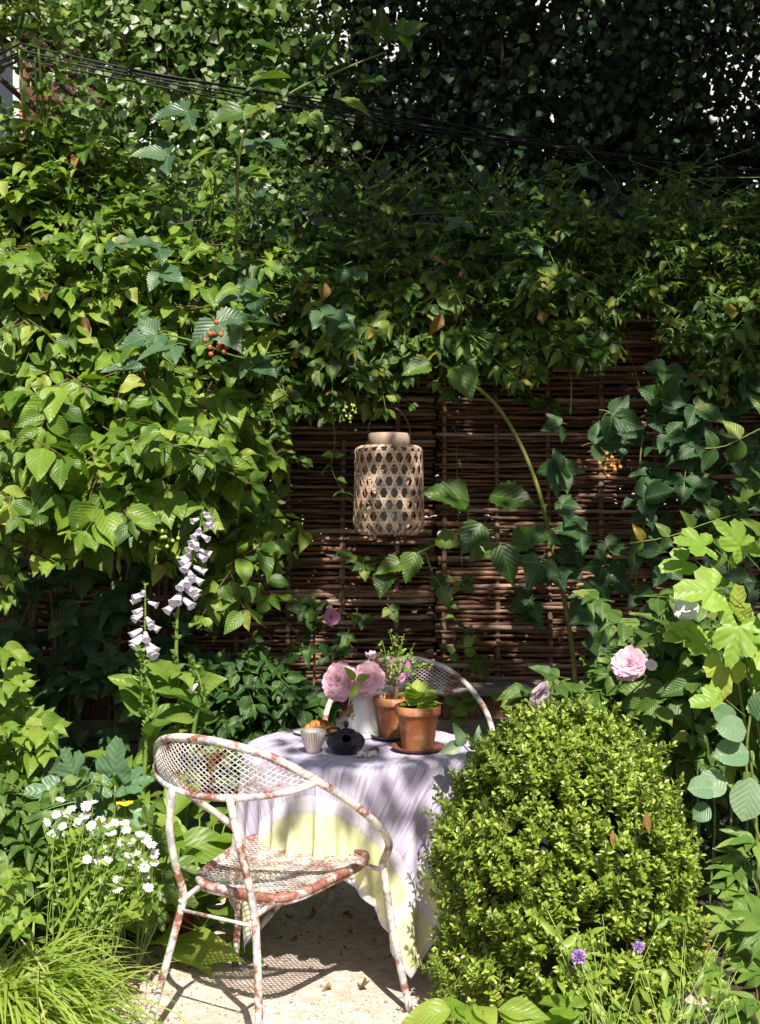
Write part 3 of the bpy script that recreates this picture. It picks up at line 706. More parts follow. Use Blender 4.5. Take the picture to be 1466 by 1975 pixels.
# big sunlit shrub on the left, overhanging a dark hollow
def dl(px, py):
    d = lerp(5.25, 4.45, (py - 330) / 560)
    return lerp(d, 5.45, (px - 330) / 260)
shr = plant('dogwood_shrub', 'big sunlit leafy shrub overhanging the dark hollow left of the fence', 'shrub', (-1.6, 5.0, 0))
L, S = Leaves(), MB()
poly = [(-60, 430), (150, 420), (330, 470), (430, 560), (500, 640), (565, 720), (520, 780), (480, 830), (495, 920), (520, 1010), (500, 1080), (470, 1130), (420, 1090), (370, 1010), (300, 1010), (215, 1030), (130, 1000), (60, 950), (-60, 940)]
leafmass(L, S, poly, dl, 720, .122, 'ovate', (2, 4), (.12, .24), .5, .24, down=.6, seed=1, gap=-.17)
leafmass(L, S, [(-60, 260), (110, 250), (260, 330), (420, 420), (520, 520), (430, 600), (200, 560), (-60, 560)], lambda x, y: lerp(5.35, 4.95, (y - 300) / 250), 300, .10, 'ovate', (2, 4), (.12, .26), .4, .15, face=(0, -.35, .94), down=.1, seed=2)
for k in range(9):
    x0 = rng.uniform(-2.2, -1.0); tp = P(rng.uniform(0, 420), rng.uniform(560, 900), 5.0)
    S.tube(bez([(x0, 5.35, 0), (x0 * .98, 5.3, 1.0), tp], 12), np.linspace(.014, .005, 13), 6)
bush_parts(shr, L, S, 'dogwood', smat='twig')
# taller pale growth at the top left corner
tl = plant('tall_shrub', 'yellow-green shrub reaching the top left corner, hiding the cable end', 'shrub', (-1.9, 5.6, 0))
L, S = Leaves(), MB()
leafmass(L, S, [(-60, -40), (75, -40), (95, 60), (70, 180), (115, 300), (250, 350), (400, 420), (200, 450), (-60, 450)], lambda x, y: 5.3, 230, .085, 'ovate', (3, 5), (.16, .32), .3, .1, face=(0, -.4, .9), down=-.5, up=.4, out=.3, hang=.1, seed=5, skip=((-99, 58, 95, 330),))
for k in range(10):
    x0 = rng.uniform(-2.1, -1.3); tp = P(rng.uniform(-20, 90), rng.uniform(0, 300), 5.3); S.tube(bez([(x0, 5.5, .4), (x0, 5.45, 1.8), tp], 12), .006, 5)
bush_parts(tl, L, S, 'dogwood')

# climber draped over the middle of the fence
cl = plant('climbing_vine', 'green climber draped over the top of the fence above the lantern', 'climber', (.3, 5.6, 0))
L, S = Leaves(), MB()
dc = lambda x, y: lerp(5.42, 5.30, (y - 420) / 250)
leafmass(L, S, [(430, 520), (620, 500), (900, 500), (1150, 520), (1180, 590), (1130, 650), (1060, 690), (960, 700), (900, 725), (810, 715), (780, 745), (700, 755), (640, 755), (590, 770), (540, 760), (470, 680)], dc, 400, .092, 'ovate', (2, 4), (.10, .22), .3, .16, down=.5, seed=3, gap=-.22)
leafmass(L, S, [(380, 330), (560, 320), (760, 360), (960, 385), (1150, 395), (1180, 600), (900, 560), (600, 560), (400, 540)], lambda x, y: lerp(5.75, 5.45, (y - 330) / 200), 480, .070, 'ovate', (2, 5), (.10, .26), .4, .17, face=(0, -.45, .9), down=.05, seed=4, gap=-.2)
# trailing tendrils with small leaves
def tendril(L, S, pts, d, size, step=2, kind='ovate', r=.0018, every=1.0):
    q = bez([P(x, y, d + (i * .02)) for i, (x, y) in enumerate(pts)], 8 * len(pts)); S.tube(q, r, 4, cap=False)
    for i in range(2, len(q), step):
        if rng.random() > every: continue
        for sg in (-1, 1):
            if rng.random() < .75: L.add(kind, q[i], unit(np.array([sg * .9, -.35, rng.normal(-.2, .4)])), unit(LIGHTN + rvec(.35)), size * rng.uniform(.7, 1.2))
tendril(L, S, [(645, 700), (640, 780), (646, 850), (640, 905), (672, 960), (700, 985)], 5.15, .05, 4, every=.7)
tendril(L, S, [(520, 780), (545, 850), (560, 880), (590, 885)], 5.1, .055, 2)
tendril(L, S, [(640, 1060), (700, 1075), (760, 1080), (800, 1060)], 5.35, .07, 2)
tendril(L, S, [(845, 1100), (870, 1180), (900, 1230), (930, 1290), (915, 1340)], 5.5, .065, 3)
tendril(L, S, [(1000, 770), (1050, 775), (1080, 790)], 5.45, .07, 3)
tendril(L, S, [(880, 860), (885, 1010), (895, 1130)], 5.55, .03, 30)
for k in range(46):
    px, py = rng.uniform(430, 1440), rng.uniform(330, 430); a = P(px, py + 60, 5.6)
    q = bez([a, a + np.array([rng.normal(0, .08), -.05, .12]), a + np.array([rng.normal(0, .2), -.1, rng.uniform(.12, .34)])], 8); S.tube(q, .0016, 4, cap=False)
    for i in range(2, len(q), 2): L.add('ovate', q[i], unit(rvec(1) + np.array([0, -.3, .2])), unit(np.array([0, -.5, .8]) + rvec(.4)), rng.uniform(.03, .06))
bush_parts(cl, L, S, 'climber')

# right-hand part of the climber
cr = plant('climbing_vine', 'darker climber on top of the fence at the right, under the cable end', 'climber', (2.0, 5.6, 0))
L, S = Leaves(), MB()
leafmass(L, S, [(1130, 400), (1300, 380), (1520, 360), (1520, 640), (1400, 640), (1300, 600), (1200, 590), (1130, 600)], lambda x, y: lerp(5.7, 5.4, (y - 360) / 200), 380, .07, 'ovate', (2, 5), (.10, .26), .35, .12, face=(0, -.35, .94), down=.1, seed=6)
leafmass(L, S, [(1300, 560), (1520, 560), (1520, 760), (1400, 740), (1320, 650)], lambda x, y: 5.3, 120, .08, 'ovate', (2, 4), (.10, .22), .3, .1, seed=7)
bush_parts(cr, L, S, 'climber')

# bluish bramble leaves lying over the shrub and the climber
bb = plant('bramble', 'bluish green bramble leaves lying on top of the climber, upper left of centre', 'bramble', (-.6, 5.0, 0))
L, S = Leaves(), MB()
for (px, py, d, sz, a) in ((520, 570, 4.75, .15, -1), (600, 600, 4.8, .13, 1), (400, 605, 4.6, .16, .5), (330, 640, 4.6, .14, -1), (440, 625, 4.6, .15, 1), (360, 665, 4.55, .13, -1), (470, 700, 4.7, .12, .6), (330, 480, 4.8, .13, -.6), (290, 520, 4.75, .12, 1), (440, 500, 5.0, .11, .3), (640, 620, 4.9, .1, .5), (390, 215, 5.0, .15, -1), (470, 275, 5.0, .15, 1), (350, 310, 5.0, .14, -.8), (240, 720, 4.4, .1, .1), (700, 520, 5.1, .1, -.5), (1010, 460, 5.3, .1, .4), (900, 430, 5.4, .1, -.4), (210, 470, 4.8, .1, .8)):
    trifoliate(L, S, P(px, py, d), (a, -.5, rng.uniform(-.5, .1)), sz * 1.05, face=(0, -.6, .75))
q = bez([P(300, 640, 4.75), P(380, 660, 4.65), P(470, 690, 4.8), P(560, 680, 5.0)], 20); S.tube(q, .004, 5)
bush_parts(bb, L, S, 'bramble_blue')

# overhanging spray of big leaves at the top centre
sp = plant('bramble', 'bramble shoot with big green leaves arching above the cables at top centre', 'bramble', (-.3, 4.6, 2.2))
L, S = Leaves(), MB()
q = bez([P(455, 480, 5.0), P(470, 260, 4.75), P(560, 180, 4.7), (P(670, 130, 4.7)), P(745, 100, 4.7)], 40); S.tube(q, np.linspace(.007, .003, len(q)), 6)
for (px, py, sz, a, b_) in ((540, 105, .13, -.5, .3), (600, 100, .12, .5, .4), (560, 150, .17, -.9, -.1), (610, 135, .15, .2, .6), (650, 190, .17, .9, -.3), (520, 190, .14, -1, -.2), (690, 160, .12, 1, .1), (470, 215, .16, -.9, -.3), (730, 90, .14, -.4, .6), (760, 80, .13, .8, .5), (590, 215, .12, .5, -.5), (460, 330, .14, .8, -.1), (420, 290, .13, -.8, -.2)):
    L.add('serr', P(px, py, 4.7 + rng.uniform(-.06, .06)), unit((a, -.25, b_)), unit(np.array([0, -.6, .75]) + rvec(.2)), sz)
    if rng.random() < .7: trifoliate(L, S, P(px, py, 4.7), (a + rng.normal(0, .3), -.4, b_ - .2), sz * .8)
bush_parts(sp, L, S, 'climber', smat='cane')

# dark bramble under the overhang
db = plant('bramble', 'dark bramble leaves deep in the shaded hollow behind the foxgloves', 'bramble', (-1.6, 5.3, 0))
L, S = Leaves(), MB()
for (px, py) in sample_poly([(-40, 1040), (120, 1060), (360, 1090), (420, 1180), (330, 1420), (200, 1500), (-40, 1420)], 130):
    trifoliate(L, S, P(px, py, rng.uniform(5.0, 5.5)), (rng.normal(0, .7), -.5, rng.uniform(-.9, .1)), rng.uniform(.09, .14), face=(0, -.75, .6), jit=.3)
for k in range(12):
    x = rng.uniform(-2.1, -1.0); S.tube(bez([(x, 5.4, 0), (x + .05, 5.35, .7), (x + .1, 5.2, 1.5)], 10), .006, 5)
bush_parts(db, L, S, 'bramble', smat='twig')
sl = plant('bramble', 'drooping leafy twigs at the left edge beside the dark hollow', 'bramble', (-1.5, 4.6, 1.0))
L, S = Leaves(), MB()
for (px, py, dx) in ((-30, 1090, .9), (-30, 1040, .8), (-40, 1130, 1), (-30, 1330, .8), (60, 1060, .5), (-20, 1250, .8)):
    sprig(L, S, P(px, py, 4.5), (dx, -.3, -.2), .14, 3, .09)
bush_parts(sl, L, S, 'dogwood')

# the arching cane and the brambles at the right
cn = plant('bramble', 'bramble with a thick green cane arching across the right half of the fence', 'bramble', (1.0, 5.45, 0.5))
L, S = Leaves(), MB()
q = bez([P(850, 700, 5.2), P(905, 735, 5.2), P(960, 785, 5.25), P(1005, 860, 5.3), P(1040, 950, 5.32), P(1062, 1040, 5.35), P(1085, 1140, 5.4), P(1102, 1240, 5.42), P(1112, 1345, 5.45)], 60)
MB().tube(q, np.linspace(.008, .013, len(q)), 8).build('cane', M['cane'], cn)
q2 = bez([P(1062, 1040, 5.35), P(1000, 1020, 5.3), P(900, 1020, 5.2), P(840, 1050, 5.2), P(800, 1070, 5.2)], 24); S.tube(q2, .004, 6)
big = ((885, 705, 5.1, .17, .2, -.7), (830, 700, 5.15, .13, -.8, -.3), (905, 965, 5.1, .2, -.8, .2), (945, 955, 5.1, .2, .7, -.1), (930, 1010, 5.12, .16, -.4, -.5), (965, 1050, 5.15, .17, .3, -.9), (985, 1045, 5.2, .15, .9, .2), (950, 1045, 5.2, .13, -.7, -.5), (800, 1065, 5.1, .13, -.3, -.9), (775, 1085, 5.1, .12, -.8, -.3), (745, 1100, 5.1, .12, -.2, -.8), (850, 1130, 5.2, .1, .3, -.7), (840, 1040, 5.15, .12, .8, -.1))
for (px, py, d, sz, a, b_) in big: L.add('serr', P(px, py, d), unit((a, -.3, b_)), unit(np.array([.05, -.85, .45]) + rvec(.12)), sz * 1.12); _q = np.vstack([q, q2]); _t = _q[int(np.argmin(np.linalg.norm(_q - P(px, py, d), axis=1)))]; S.tube(bez([P(px, py, d), (P(px, py, d) + _t) / 2 + (0, .02, -.02), _t], 8), .0022, 4, cap=False)
for (px, py, d, sz) in ((880, 1110, 5.3, .08), (830, 1110, 5.3, .08), (700, 1080, 5.2, .07), (745, 1165, 5.45, .07), (690, 1175, 5.45, .06)): trifoliate(L, S, P(px, py, d), (rng.normal(0, .6), -.3, -.7), sz, face=(0, -.75, .5))
bush_parts(cn, L, S, 'climber', smat='cane')
rb = plant('bramble', 'dark green bramble leaves in shade along the arching cane', 'bramble', (1.35, 5.4, 0.5))
L, S = Leaves(), MB()
for (px, py) in ((1080, 890), (1060, 920), (1100, 830), (1130, 870), (1090, 960), (1150, 800), (1170, 830), (1110, 1010), (1070, 1020), (1140, 1040), (1120, 1060), (1090, 1090), (1150, 1090), (1060, 1110), (1180, 1100), (1110, 1130), (1200, 1060), (1230, 1160), (1180, 1180), (1140, 1200), (1220, 1200), (1210, 960), (1220, 975), (1250, 860), (1280, 840), (1210, 790), (1240, 800), (1290, 880), (1330, 870), (1350, 850), (1380, 820), (1390, 870), (1340, 920), (1310, 850), (1160, 1020), (1060, 1180), (1040, 1160), (1150, 1230), (1180, 1260), (1230, 1240), (1060, 1060), (1190, 1140), (1250, 1060), (1265, 800), (1330, 800), (1300, 740), (1370, 760), (1420, 720), (1360, 700)):
    trifoliate(L, S, P(px + rng.normal(0, 8), py + rng.normal(0, 8), 5.25 + rng.uniform(-.12, .15)), (rng.normal(0, .7), -.4, rng.uniform(-.9, .3)), rng.uniform(.09, .155), face=(0, -.8, .45), jit=.25)
for (px, py) in sample_poly([(1240, 700), (1500, 740), (1500, 1120), (1300, 1130), (1230, 980), (1260, 850)], 52): trifoliate(L, S, P(px, py, rng.uniform(5.15, 5.5)), (rng.normal(0, .7), -.4, rng.uniform(-.9, .3)), rng.uniform(.09, .15), face=(0, -.8, .45), jit=.3)
S.tube(bez([P(1235, 1340, 5.45), P(1225, 1150, 5.4), P(1245, 1000, 5.35), P(1300, 880, 5.3), P(1330, 790, 5.3)], 30), .006, 6); S.tube(bez([P(1250, 960, 5.36), P(1235, 900, 5.3), P(1240, 840, 5.3)], 12), .004, 5)
S.tube(bez([P(1095, 700, 5.4), P(1102, 740, 5.35), P(1100, 800, 5.35)], 12), .004, 5); S.tube(bez([P(1200, 640, 5.5), P(1220, 700, 5.5), P(1236, 755, 5.5)], 10), .0015, 4)
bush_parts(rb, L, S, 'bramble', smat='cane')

# small fruit and dead leaves caught in the climbers
def ball(mb, c, r): mb.add(oct_v * r * (1, 1, 1.3) + c, oct_f)
ico = None
def berries(name, label, px, py, d, n, r, col, spread=.03):
    o = MB(); cc = P(px, py, d)
    for i in range(n):
        c = cc + rng.normal(0, spread, 3) * (1, .6, 1.2); prof = [(0.0001, -r), (r * .7, -r * .7), (r, 0), (r * .7, r * .7), (.0001, r)]; o.lathe(prof, 8, c)
        o.tube([c, c + (rng.normal(0, .01), .02, .03)], .001, 3, cap=False)
    return tag(o.pivot(name, M[col], cc), label, 'berries', 'fruit clusters in the climbers')
M['redfruit'] = simple('red_fruit', (.38, .10, .05), .6, 60, (.35, .12, .04)); M['orangefruit'] = simple('orange_fruit', (.45, .2, .03), .5); M['greenfruit'] = simple('green_fruit', (.35, .45, .1), .5)
berries('berry_cluster', 'reddish berry cluster among the bluish bramble leaves', 415, 665, 4.5, 12, .011, 'redfruit')
berries('berry_cluster', 'small orange berry cluster hanging before the fence right of the cane', 1178, 905, 5.2, 12, .010, 'orangefruit')
berries('bud_cluster', 'pale green bud cluster under the shrub edge left of the white foxglove tip', 320, 1040, 4.4, 16, .008, 'greenfruit')
berries('bud_cluster', 'yellowish bud cluster by the vine above the lantern handle', 678, 800, 5.15, 12, .007, 'greenfruit', .022)
berries('bud_cluster', 'tiny yellow-green bud cluster on the woven fence right of the foxgloves', 408, 1222, 5.3, 10, .006, 'greenfruit', .02)
for (px, py, d, sz, lab) in ((852, 605, 5.15, .11, 'big curled brown leaf hanging in the climber above the fence'), (1045, 600, 5.2, .09, 'brown leaf caught in the climber near its right end'), (840, 492, 5.3, .06, 'small orange-brown dead leaf high in the climber'), (900, 525, 5.3, .07, 'yellow-brown leaf in the upper middle of the climber'), (160, 610, 4.4, .07, 'dry tan leaf lying on the big sunlit shrub'), (82, 568, 4.5, .08, 'narrow brown leaf at the left edge of the sunlit shrub'), (150, 305, 4.9, .09, 'pinkish dead leaf near the house at upper left'), (625, 545, 4.9, .1, 'withered pale leaf dangling beside the bluish bramble')):
    L = Leaves(); L.add('curl', P(px, py, d), unit(rvec(.4) + np.array([0, -.2, -1])), unit(np.array([0, -1, .3]) + rvec(.4)), sz)
    tag(L.bake(MB()).pivot('dead_leaf', M['deadleaf'], P(px, py, d)), lab, 'dead leaf', 'dead leaves caught in the climbers')

# sprays at the right edge
rs_ = plant('leafy_branch', 'leafy twig reaching in from the right edge across the dark fence', 'branch', (1.6, 4.6, 1.4))
L, S = Leaves(), MB()
def branch(L, S, pts, d, sz, kind='ovate', n=12, face=(0, -.8, .5), r=.0022, up=0):
    q = bez([P(x, y, d) for x, y in pts], n * 2); S.tube(q, r, 4, cap=False)
    for i in range(1, len(q), 2):
        t = unit(q[min(i + 1, len(q) - 1)] - q[i - 1])
        for sg in (-1, 1): L.add(kind, q[i], unit(t * .6 + sg * np.array([.15, -.15, .8]) + rvec(.15)), unit(np.array(face) + rvec(.2)), sz * rng.uniform(.75, 1.15) * (1.1 - .4 * i / len(q)))
branch(L, S, [(1530, 950), (1440, 985), (1360, 1010), (1290, 1035), (1215, 1048)], 4.5, .095, n=6)
branch(L, S, [(1530, 800), (1460, 830), (1400, 860), (1360, 865)], 4.4, .12, n=4)
branch(L, S, [(1530, 1010), (1450, 1040), (1380, 1070)], 4.4, .12, n=4)
branch(L, S, [(1530, 930), (1470, 930), (1440, 945)], 4.4, .10, n=3)
bush_parts(rs_, L, S, 'climber', smat='cane')
rr_ = plant('raspberry_plant', 'bright yellow-green lobed leaves in full sun at the right edge', 'plant', (1.15, 3.7, 0))
L, S = Leaves(), MB()
for i, (px, py, sz, a, b_) in enumerate(((1400, 1140, .17, -.9, .1), (1380, 1060, .15, -.9, .3), (1340, 1080, .12, -1, -.1), (1430, 1180, .18, -.3, -.9), (1460, 1090, .17, .2, .3), (1440, 1070, .15, -.5, .6), (1470, 1170, .16, .6, -.4), (1400, 1260, .15, -.2, -1), (1375, 1250, .13, -.8, .4), (1420, 1240, .12, .7, .6), (1410, 1200, .12, .2, .9), (1350, 1225, .12, -1, .1), (1400, 1350, .12, -.9, .1), (1445, 1350, .11, .7, -.4), (1440, 1310, .1, .6, .6), (1480, 1240, .16, .3, -.7), (1480, 1300, .15, .5, -.6), (1330, 1230, .1, -.6, .5))):
    p = P(px, py, 3.55 + .05 * (i % 3)); L.add('lobed', p, unit((a, -.35, b_)), unit(np.array([.0, -.7, .65]) + rvec(.2)), sz)
    S.tube([p, p + np.array([.05 - a * .03, .04, -.06])], .002, 4, cap=False)
for k in range(5): S.tube(bez([(1.25 + .05 * k, 3.75, 0), (1.22 + .04 * k, 3.72, .6), P(1400 + 25 * k, 1180, 3.6)], 14), .005, 6)
bush_parts(rr_, L, S, 'raspberry', smat='cane')

# shrub behind the box bush
gs = plant('peony_shrub', 'mid-green leafy shrub behind the box bush with one big pink bloom', 'shrub', (1.0, 4.2, 0))
L, S = Leaves(), MB()
leafmass(L, S, [(1110, 1330), (1200, 1290), (1240, 1230), (1330, 1180), (1520, 1200), (1520, 1420), (1400, 1440), (1300, 1420), (1180, 1400), (1080, 1360)], lambda x, y: lerp(4.3, 3.85, (x - 1100) / 300), 250, .10, 'ovate', (2, 4), (.1, .22), .5, .15, down=.1, up=.2, face=(0, -.6, .8), seed=8)
for (px, py, a) in ((1250, 1270, -1), (1290, 1240, -.5), (1230, 1200, -.8), (1300, 1200, .5), (1230, 1300, -1), (1300, 1290, .8), (1190, 1330, -1), (1150, 1350, -1), (1010, 1335, 0), (1100, 1310, -.3), (1180, 1160, -.5), (1240, 1150, .5), (1130, 1420, -.5)):
    for j in range(2): sprig(L, S, P(px, py, 4.15 + .05 * j), (a, -.4, .1), .12, 2, .085, jit=.25)
S.tube(bez([P(1250, 1330, 4.2), P(1150, 1340, 4.15), P(1060, 1340, 4.1), P(1045, 1345, 4.05)], 16), .004, 6)
for k in range(10): S.tube(bez([(1.0 + .06 * k, 4.3, 0), (1.0 + .06 * k, 4.25, .5), P(1180 + 28 * k, 1330, 4.2)], 10), .005, 5)
bush_parts(gs, L, S, 'currant')
# grey-green round leaves lower right
gl = plant('honeysuckle', 'pale grey-green rounded leaves on a thin stem right of the box bush', 'plant', (1.2, 3.5, 0))
L, S = Leaves(), MB()
q = bez([P(1500, 1700, 3.4), P(1450, 1570, 3.4), P(1440, 1450, 3.4), P(1455, 1330, 3.4)], 24); S.tube(q, .004, 6)
for (px, py, sz, a, b_) in ((1445, 1450, .115, -1, .0), (1450, 1500, .13, -.3, -1), (1440, 1410, .1, -1, .2), (1460, 1390, .1, .2, .9), (1470, 1480, .12, .8, -.3), (1465, 1440, .12, .9, .3), (1420, 1395, .09, -.8, .5), (1400, 1500, .10, -1, -.35), (1370, 1555, .07, -.6, -.3), (1480, 1540, .12, .5, -.6), (1380, 1520, .09, -1, .1)):
    L.add('round', P(px, py, 3.38 + rng.uniform(-.03, .03)), unit((a, -.3, b_)), unit(np.array([0, -.8, .6]) + rvec(.15)), sz)
bush_parts(gl, L, S, 'blueleaf', smat='cane')
he = plant('hellebore', 'dark-stemmed plant with fingered leaves at the lower right edge', 'plant', (1.05, 3.2, 0))
L, S = Leaves(), MB()
for (px, py, d, sz) in ((1455, 1620, 3.35, .12), (1440, 1720, 3.3, .13), (1425, 1780, 3.2, .12), (1450, 1830, 3.2, .13), (1400, 1900, 3.1, .12), (1460, 1930, 3.0, .13), (1440, 1660, 3.4, .12), (1470, 1780, 3.1, .12), (1420, 1680, 3.35, .1), (1475, 1870, 3.1, .12), (1380, 1860, 3.15, .09), (1430, 1950, 3.0, .12)):
    p = P(px, py, d); palmate(L, S, p, (-.7, -.5, .05), sz, 7, 'lance', face=(0, -.5, .85)); S.tube(bez([p, p + np.array([.06, .05, -.12]), np.array([1.08, 3.25, 0])], 10), .0035, 5)
leafmass(L, S, [(1360, 1640), (1520, 1560), (1520, 2000), (1350, 2000)], lambda x, y: 3.6, 16, .08, 'ovate', (2, 4), (.1, .2), .3, .1, seed=9)
bush_parts(he, L, S, 'palm', smat='twig')

# ---------------------------------------------------------------- box bush
bx = plant('box_bush', 'large round clipped box bush in sun right of the table', 'shrub', (.52, 3.32, 0))
L, S = Leaves(), MB(); cb = np.array([.545, 3.34])
def boxr(z, a):
    q = np.interp(z, [0, .15, .35, .55, .70, .80, .88], [.33, .35, .355, .33, .275, .21, .07])
    return q * (1 + .20 * noise.noise(Vector((math.cos(a) * 1.6, math.sin(a) * 1.6, z * 4.5))) + .13 * noise.noise(Vector((math.cos(a) * 5, math.sin(a) * 5, z * 13))))
for i in range(5400):
    z = .03 + .9 * (rng.random() ** .85 if i % 3 else 1 - .22 * rng.random()); a = rng.uniform(-math.pi, math.pi)
    if math.sin(a) > .55 and rng.random() < .6: continue
    inn = rng.random() ** 2 * .11
    r_ = max(.01, boxr(z, a) - inn) * (1.0 if z < .78 else math.sqrt(rng.random()))
    if z >= .78: z = float(np.interp(r_, [0, .12, .22, .32], [.875, .85, .79, .70])) - inn * .6 + .02 * noise.noise(Vector((r_ * 9, a * 2, 3)))
    p = np.array([cb[0] + r_ * math.cos(a) - .03 * (z > .5) * (z - .5), cb[1] + r_ * math.sin(a), z])
    outw = np.array([math.cos(a), math.sin(a), .0]); d = unit(outw * .55 + np.array([0, 0, .8]) + rvec(.28)); ln = rng.uniform(.03, .07) * (1.8 if rng.random() < .10 else 1); k = int(ln / .0105) + 1
    pts = [p, p + d * ln * .5, p + d * ln]; S.tube(pts, .0011, 3, cap=False)
    s1 = unit(np.cross(d, rvec())); s2 = np.cross(d, s1); sz = rng.uniform(.019, .029)
    for j in range(k):
        q = p + d * ln * (j + .4) / k; sx = s1 if j % 2 else s2
        for sg in (-1, 1): L.add('box', q, unit(d * .75 + sg * sx * .8 + rvec(.12)), unit(d * .9 - sg * sx * .5 + rvec(.2)), sz * (1.1 - .3 * j / k))
    L.add('box', p + d * ln, unit(d + rvec(.3)), unit(LIGHTN + rvec(.3)), sz * .7)
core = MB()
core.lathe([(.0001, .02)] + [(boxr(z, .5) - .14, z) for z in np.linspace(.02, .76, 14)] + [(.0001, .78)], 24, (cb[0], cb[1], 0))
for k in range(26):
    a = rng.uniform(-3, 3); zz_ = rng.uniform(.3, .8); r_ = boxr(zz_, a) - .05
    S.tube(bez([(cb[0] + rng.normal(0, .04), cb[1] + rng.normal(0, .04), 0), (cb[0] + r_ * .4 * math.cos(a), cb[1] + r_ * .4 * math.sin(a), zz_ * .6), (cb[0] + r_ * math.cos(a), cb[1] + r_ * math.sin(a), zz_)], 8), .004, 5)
M['boxcore'] = simple('dark_core', (.02, .028, .010), .95, 60, (.012, .014, .006), .9)  # near-black solid core filling the inside of the bush
L.bake(MB()).build('foliage', M['box'], bx); S.build('twigs', M['twig'], bx); core.build('bush_core', M['boxcore'], bx)
for (px, py, d, sz, lab) in ((1245, 1565, 2.93, .06, 'curled tan leaf caught on the right side of the box bush'), (1180, 1600, 2.93, .045, 'thin brown leaf stuck upright in the box bush'), (1362, 1810, 3.1, .06, 'orange-brown leaf in the dark gap right of the box bush')):
    L = Leaves(); L.add('lance', P(px, py, d), unit((.15, -.1, -1)), (0, -1, .1), sz); L.add('lance', P(px + 3, py, d), unit((-.15, -.1, -.7)), (.3, -1, .1), sz * .8)
    tag(L.bake(MB()).pivot('dead_leaf', M['deadleaf'], P(px, py, d)), lab, 'dead leaf', 'dead leaves by the box bush')
bs = plant('bramble', 'pale sprig of three leaves poking from the bush over the table edge', 'bramble', (.3, 3.6, .7))
L, S = Leaves(), MB(); S.tube(bez([P(930, 1475, 3.5), P(905, 1450, 3.5), P(888, 1430, 3.5)], 8), .002, 5)
for (px, py, sz, a, b_) in ((890, 1440, .075, -.2, 1), (888, 1437, .07, -1, -.3), (900, 1450, .06, .5, -.5), (915, 1440, .06, .3, .8)): L.add('ovate', P(px, py, 3.5), unit((a, -.2, b_)), unit((.3, -.8, .3)), sz)
bush_parts(bs, L, S, 'blueleaf')

# ================================================================ LANTERN
YL = 5.35; lc = P(750, 946, YL); LZ0, LZ1 = P(0, 1030, YL)[2], P(0, 862, YL)[2]; LR = .157
lan = thing('hanging_lantern', 'woven bamboo lantern with open hexagon weave hanging on the willow fence', 'lantern', (lc[0], YL, LZ0))
m, n, b = mat('bamboo', .55)
f = noise_tex(n, 9, 4, mapping(n, objco(n), (3, 3, 10)))
col = mixc(n, mth(n, 'MULTIPLY', island(n), .5), ramp(n, f, [(.3, (.54, .37, .27)), (.7, (.74, .57, .44))]), (.42, .27, .19))
n.links.new(col, b.inputs['Base Color']); bump(n, b, f, .2, .001); M['bamboo'] = m
HL = LZ1 - LZ0
prof_s = np.array([0, .07, .13, .20, HL + .06, HL + .12]); 
def lprof(s):
    """s in metres along the wall from the base edge: returns radius, z"""
    br = .055; A = br * math.pi / 2
    if s < A: t = s / br; return LR * 1.0 - br + br * math.sin(t) + .006, br - br * math.cos(t)
    L_ = HL - br - .025
    if s < A + L_: q = (s - A) / L_; return LR + .006 - .008 * q, br + (s - A)
    t = (s - A - L_) / .03; t = min(t, math.pi / 2 * 1.6); return LR - .03 + .03 * math.cos(min(t, math.pi / 2)) - max(0, (s - A - L_ - .047)), HL - .025 + .025 * math.sin(min(t, math.pi / 2))
SM = .055 * math.pi / 2 + (HL - .08) + .047 + .045
def strip(mb, pts, wdt, off, thick=.0012):
    """a flat bamboo splint following (angle, s) points on the lantern wall"""
    Q = []
    for a, s in pts: r_, z = lprof(s); Q.append((lc[0] + (r_ + off) * math.cos(a), YL + (r_ + off) * math.sin(a), LZ0 + z))
    Q = np.array(Q); t = unit_rows(np.gradient(Q, axis=0)); o = np.array([[math.cos(a), math.sin(a), .25 if s < .06 else 0] for a, s in pts]); o = unit_rows(o); sd_ = unit_rows(np.cross(t, o))
    G = np.stack([Q - sd_ * wdt / 2, Q - sd_ * wdt / 2 + o * thick, Q + sd_ * wdt / 2 + o * thick, Q + sd_ * wdt / 2, Q - sd_ * wdt / 2], 1); mb.patch(G)
def unit_rows(A): return A / (np.linalg.norm(A, axis=1)[:, None] + 1e-12)
NH = 21; hs_ = .0535; wd = .0108
mb = MB()
for k in range(1, 8): strip(mb, [(a, .045 + k * hs_ - .012) for a in np.linspace(0, 2 * np.pi, 60)], wd * .95, .000)
dA = 2 * np.pi / NH
for fam, of in ((1, .0016), (-1, .0032)):
    for m_ in range(NH):
        a0 = (m_ + (.5 if fam < 0 else 0)) * dA - fam * dA * .5 * .033 / hs_
        strip(mb, [(a0 + fam * dA * .5 * s / hs_, s) for s in np.linspace(0.0, SM, 30)], wd, of)
mb.build('woven_wall', M['bamboo'], lan, smooth=False)
M['lanternwood'] = simple('pale_lantern_wood', (.52, .40, .33), .6, 20, (.34, .25, .2), .3)
MB().lathe([(.088, LZ1 - .012), (.099, LZ1 - .010), (.099, LZ1 + .058), (.096, LZ1 + .062), (.088, LZ1 + .058), (.088, LZ1 - .012)], 40, (lc[0], YL, 0)).build('collar', M['lanternwood'], lan)
MB().lathe([(.0001, .0), (.10, .0), (.107, .004), (.107, .012), (.0001, .012)], 40, (lc[0], YL, LZ0 - .003)).build('base', M['lanternwood'], lan)
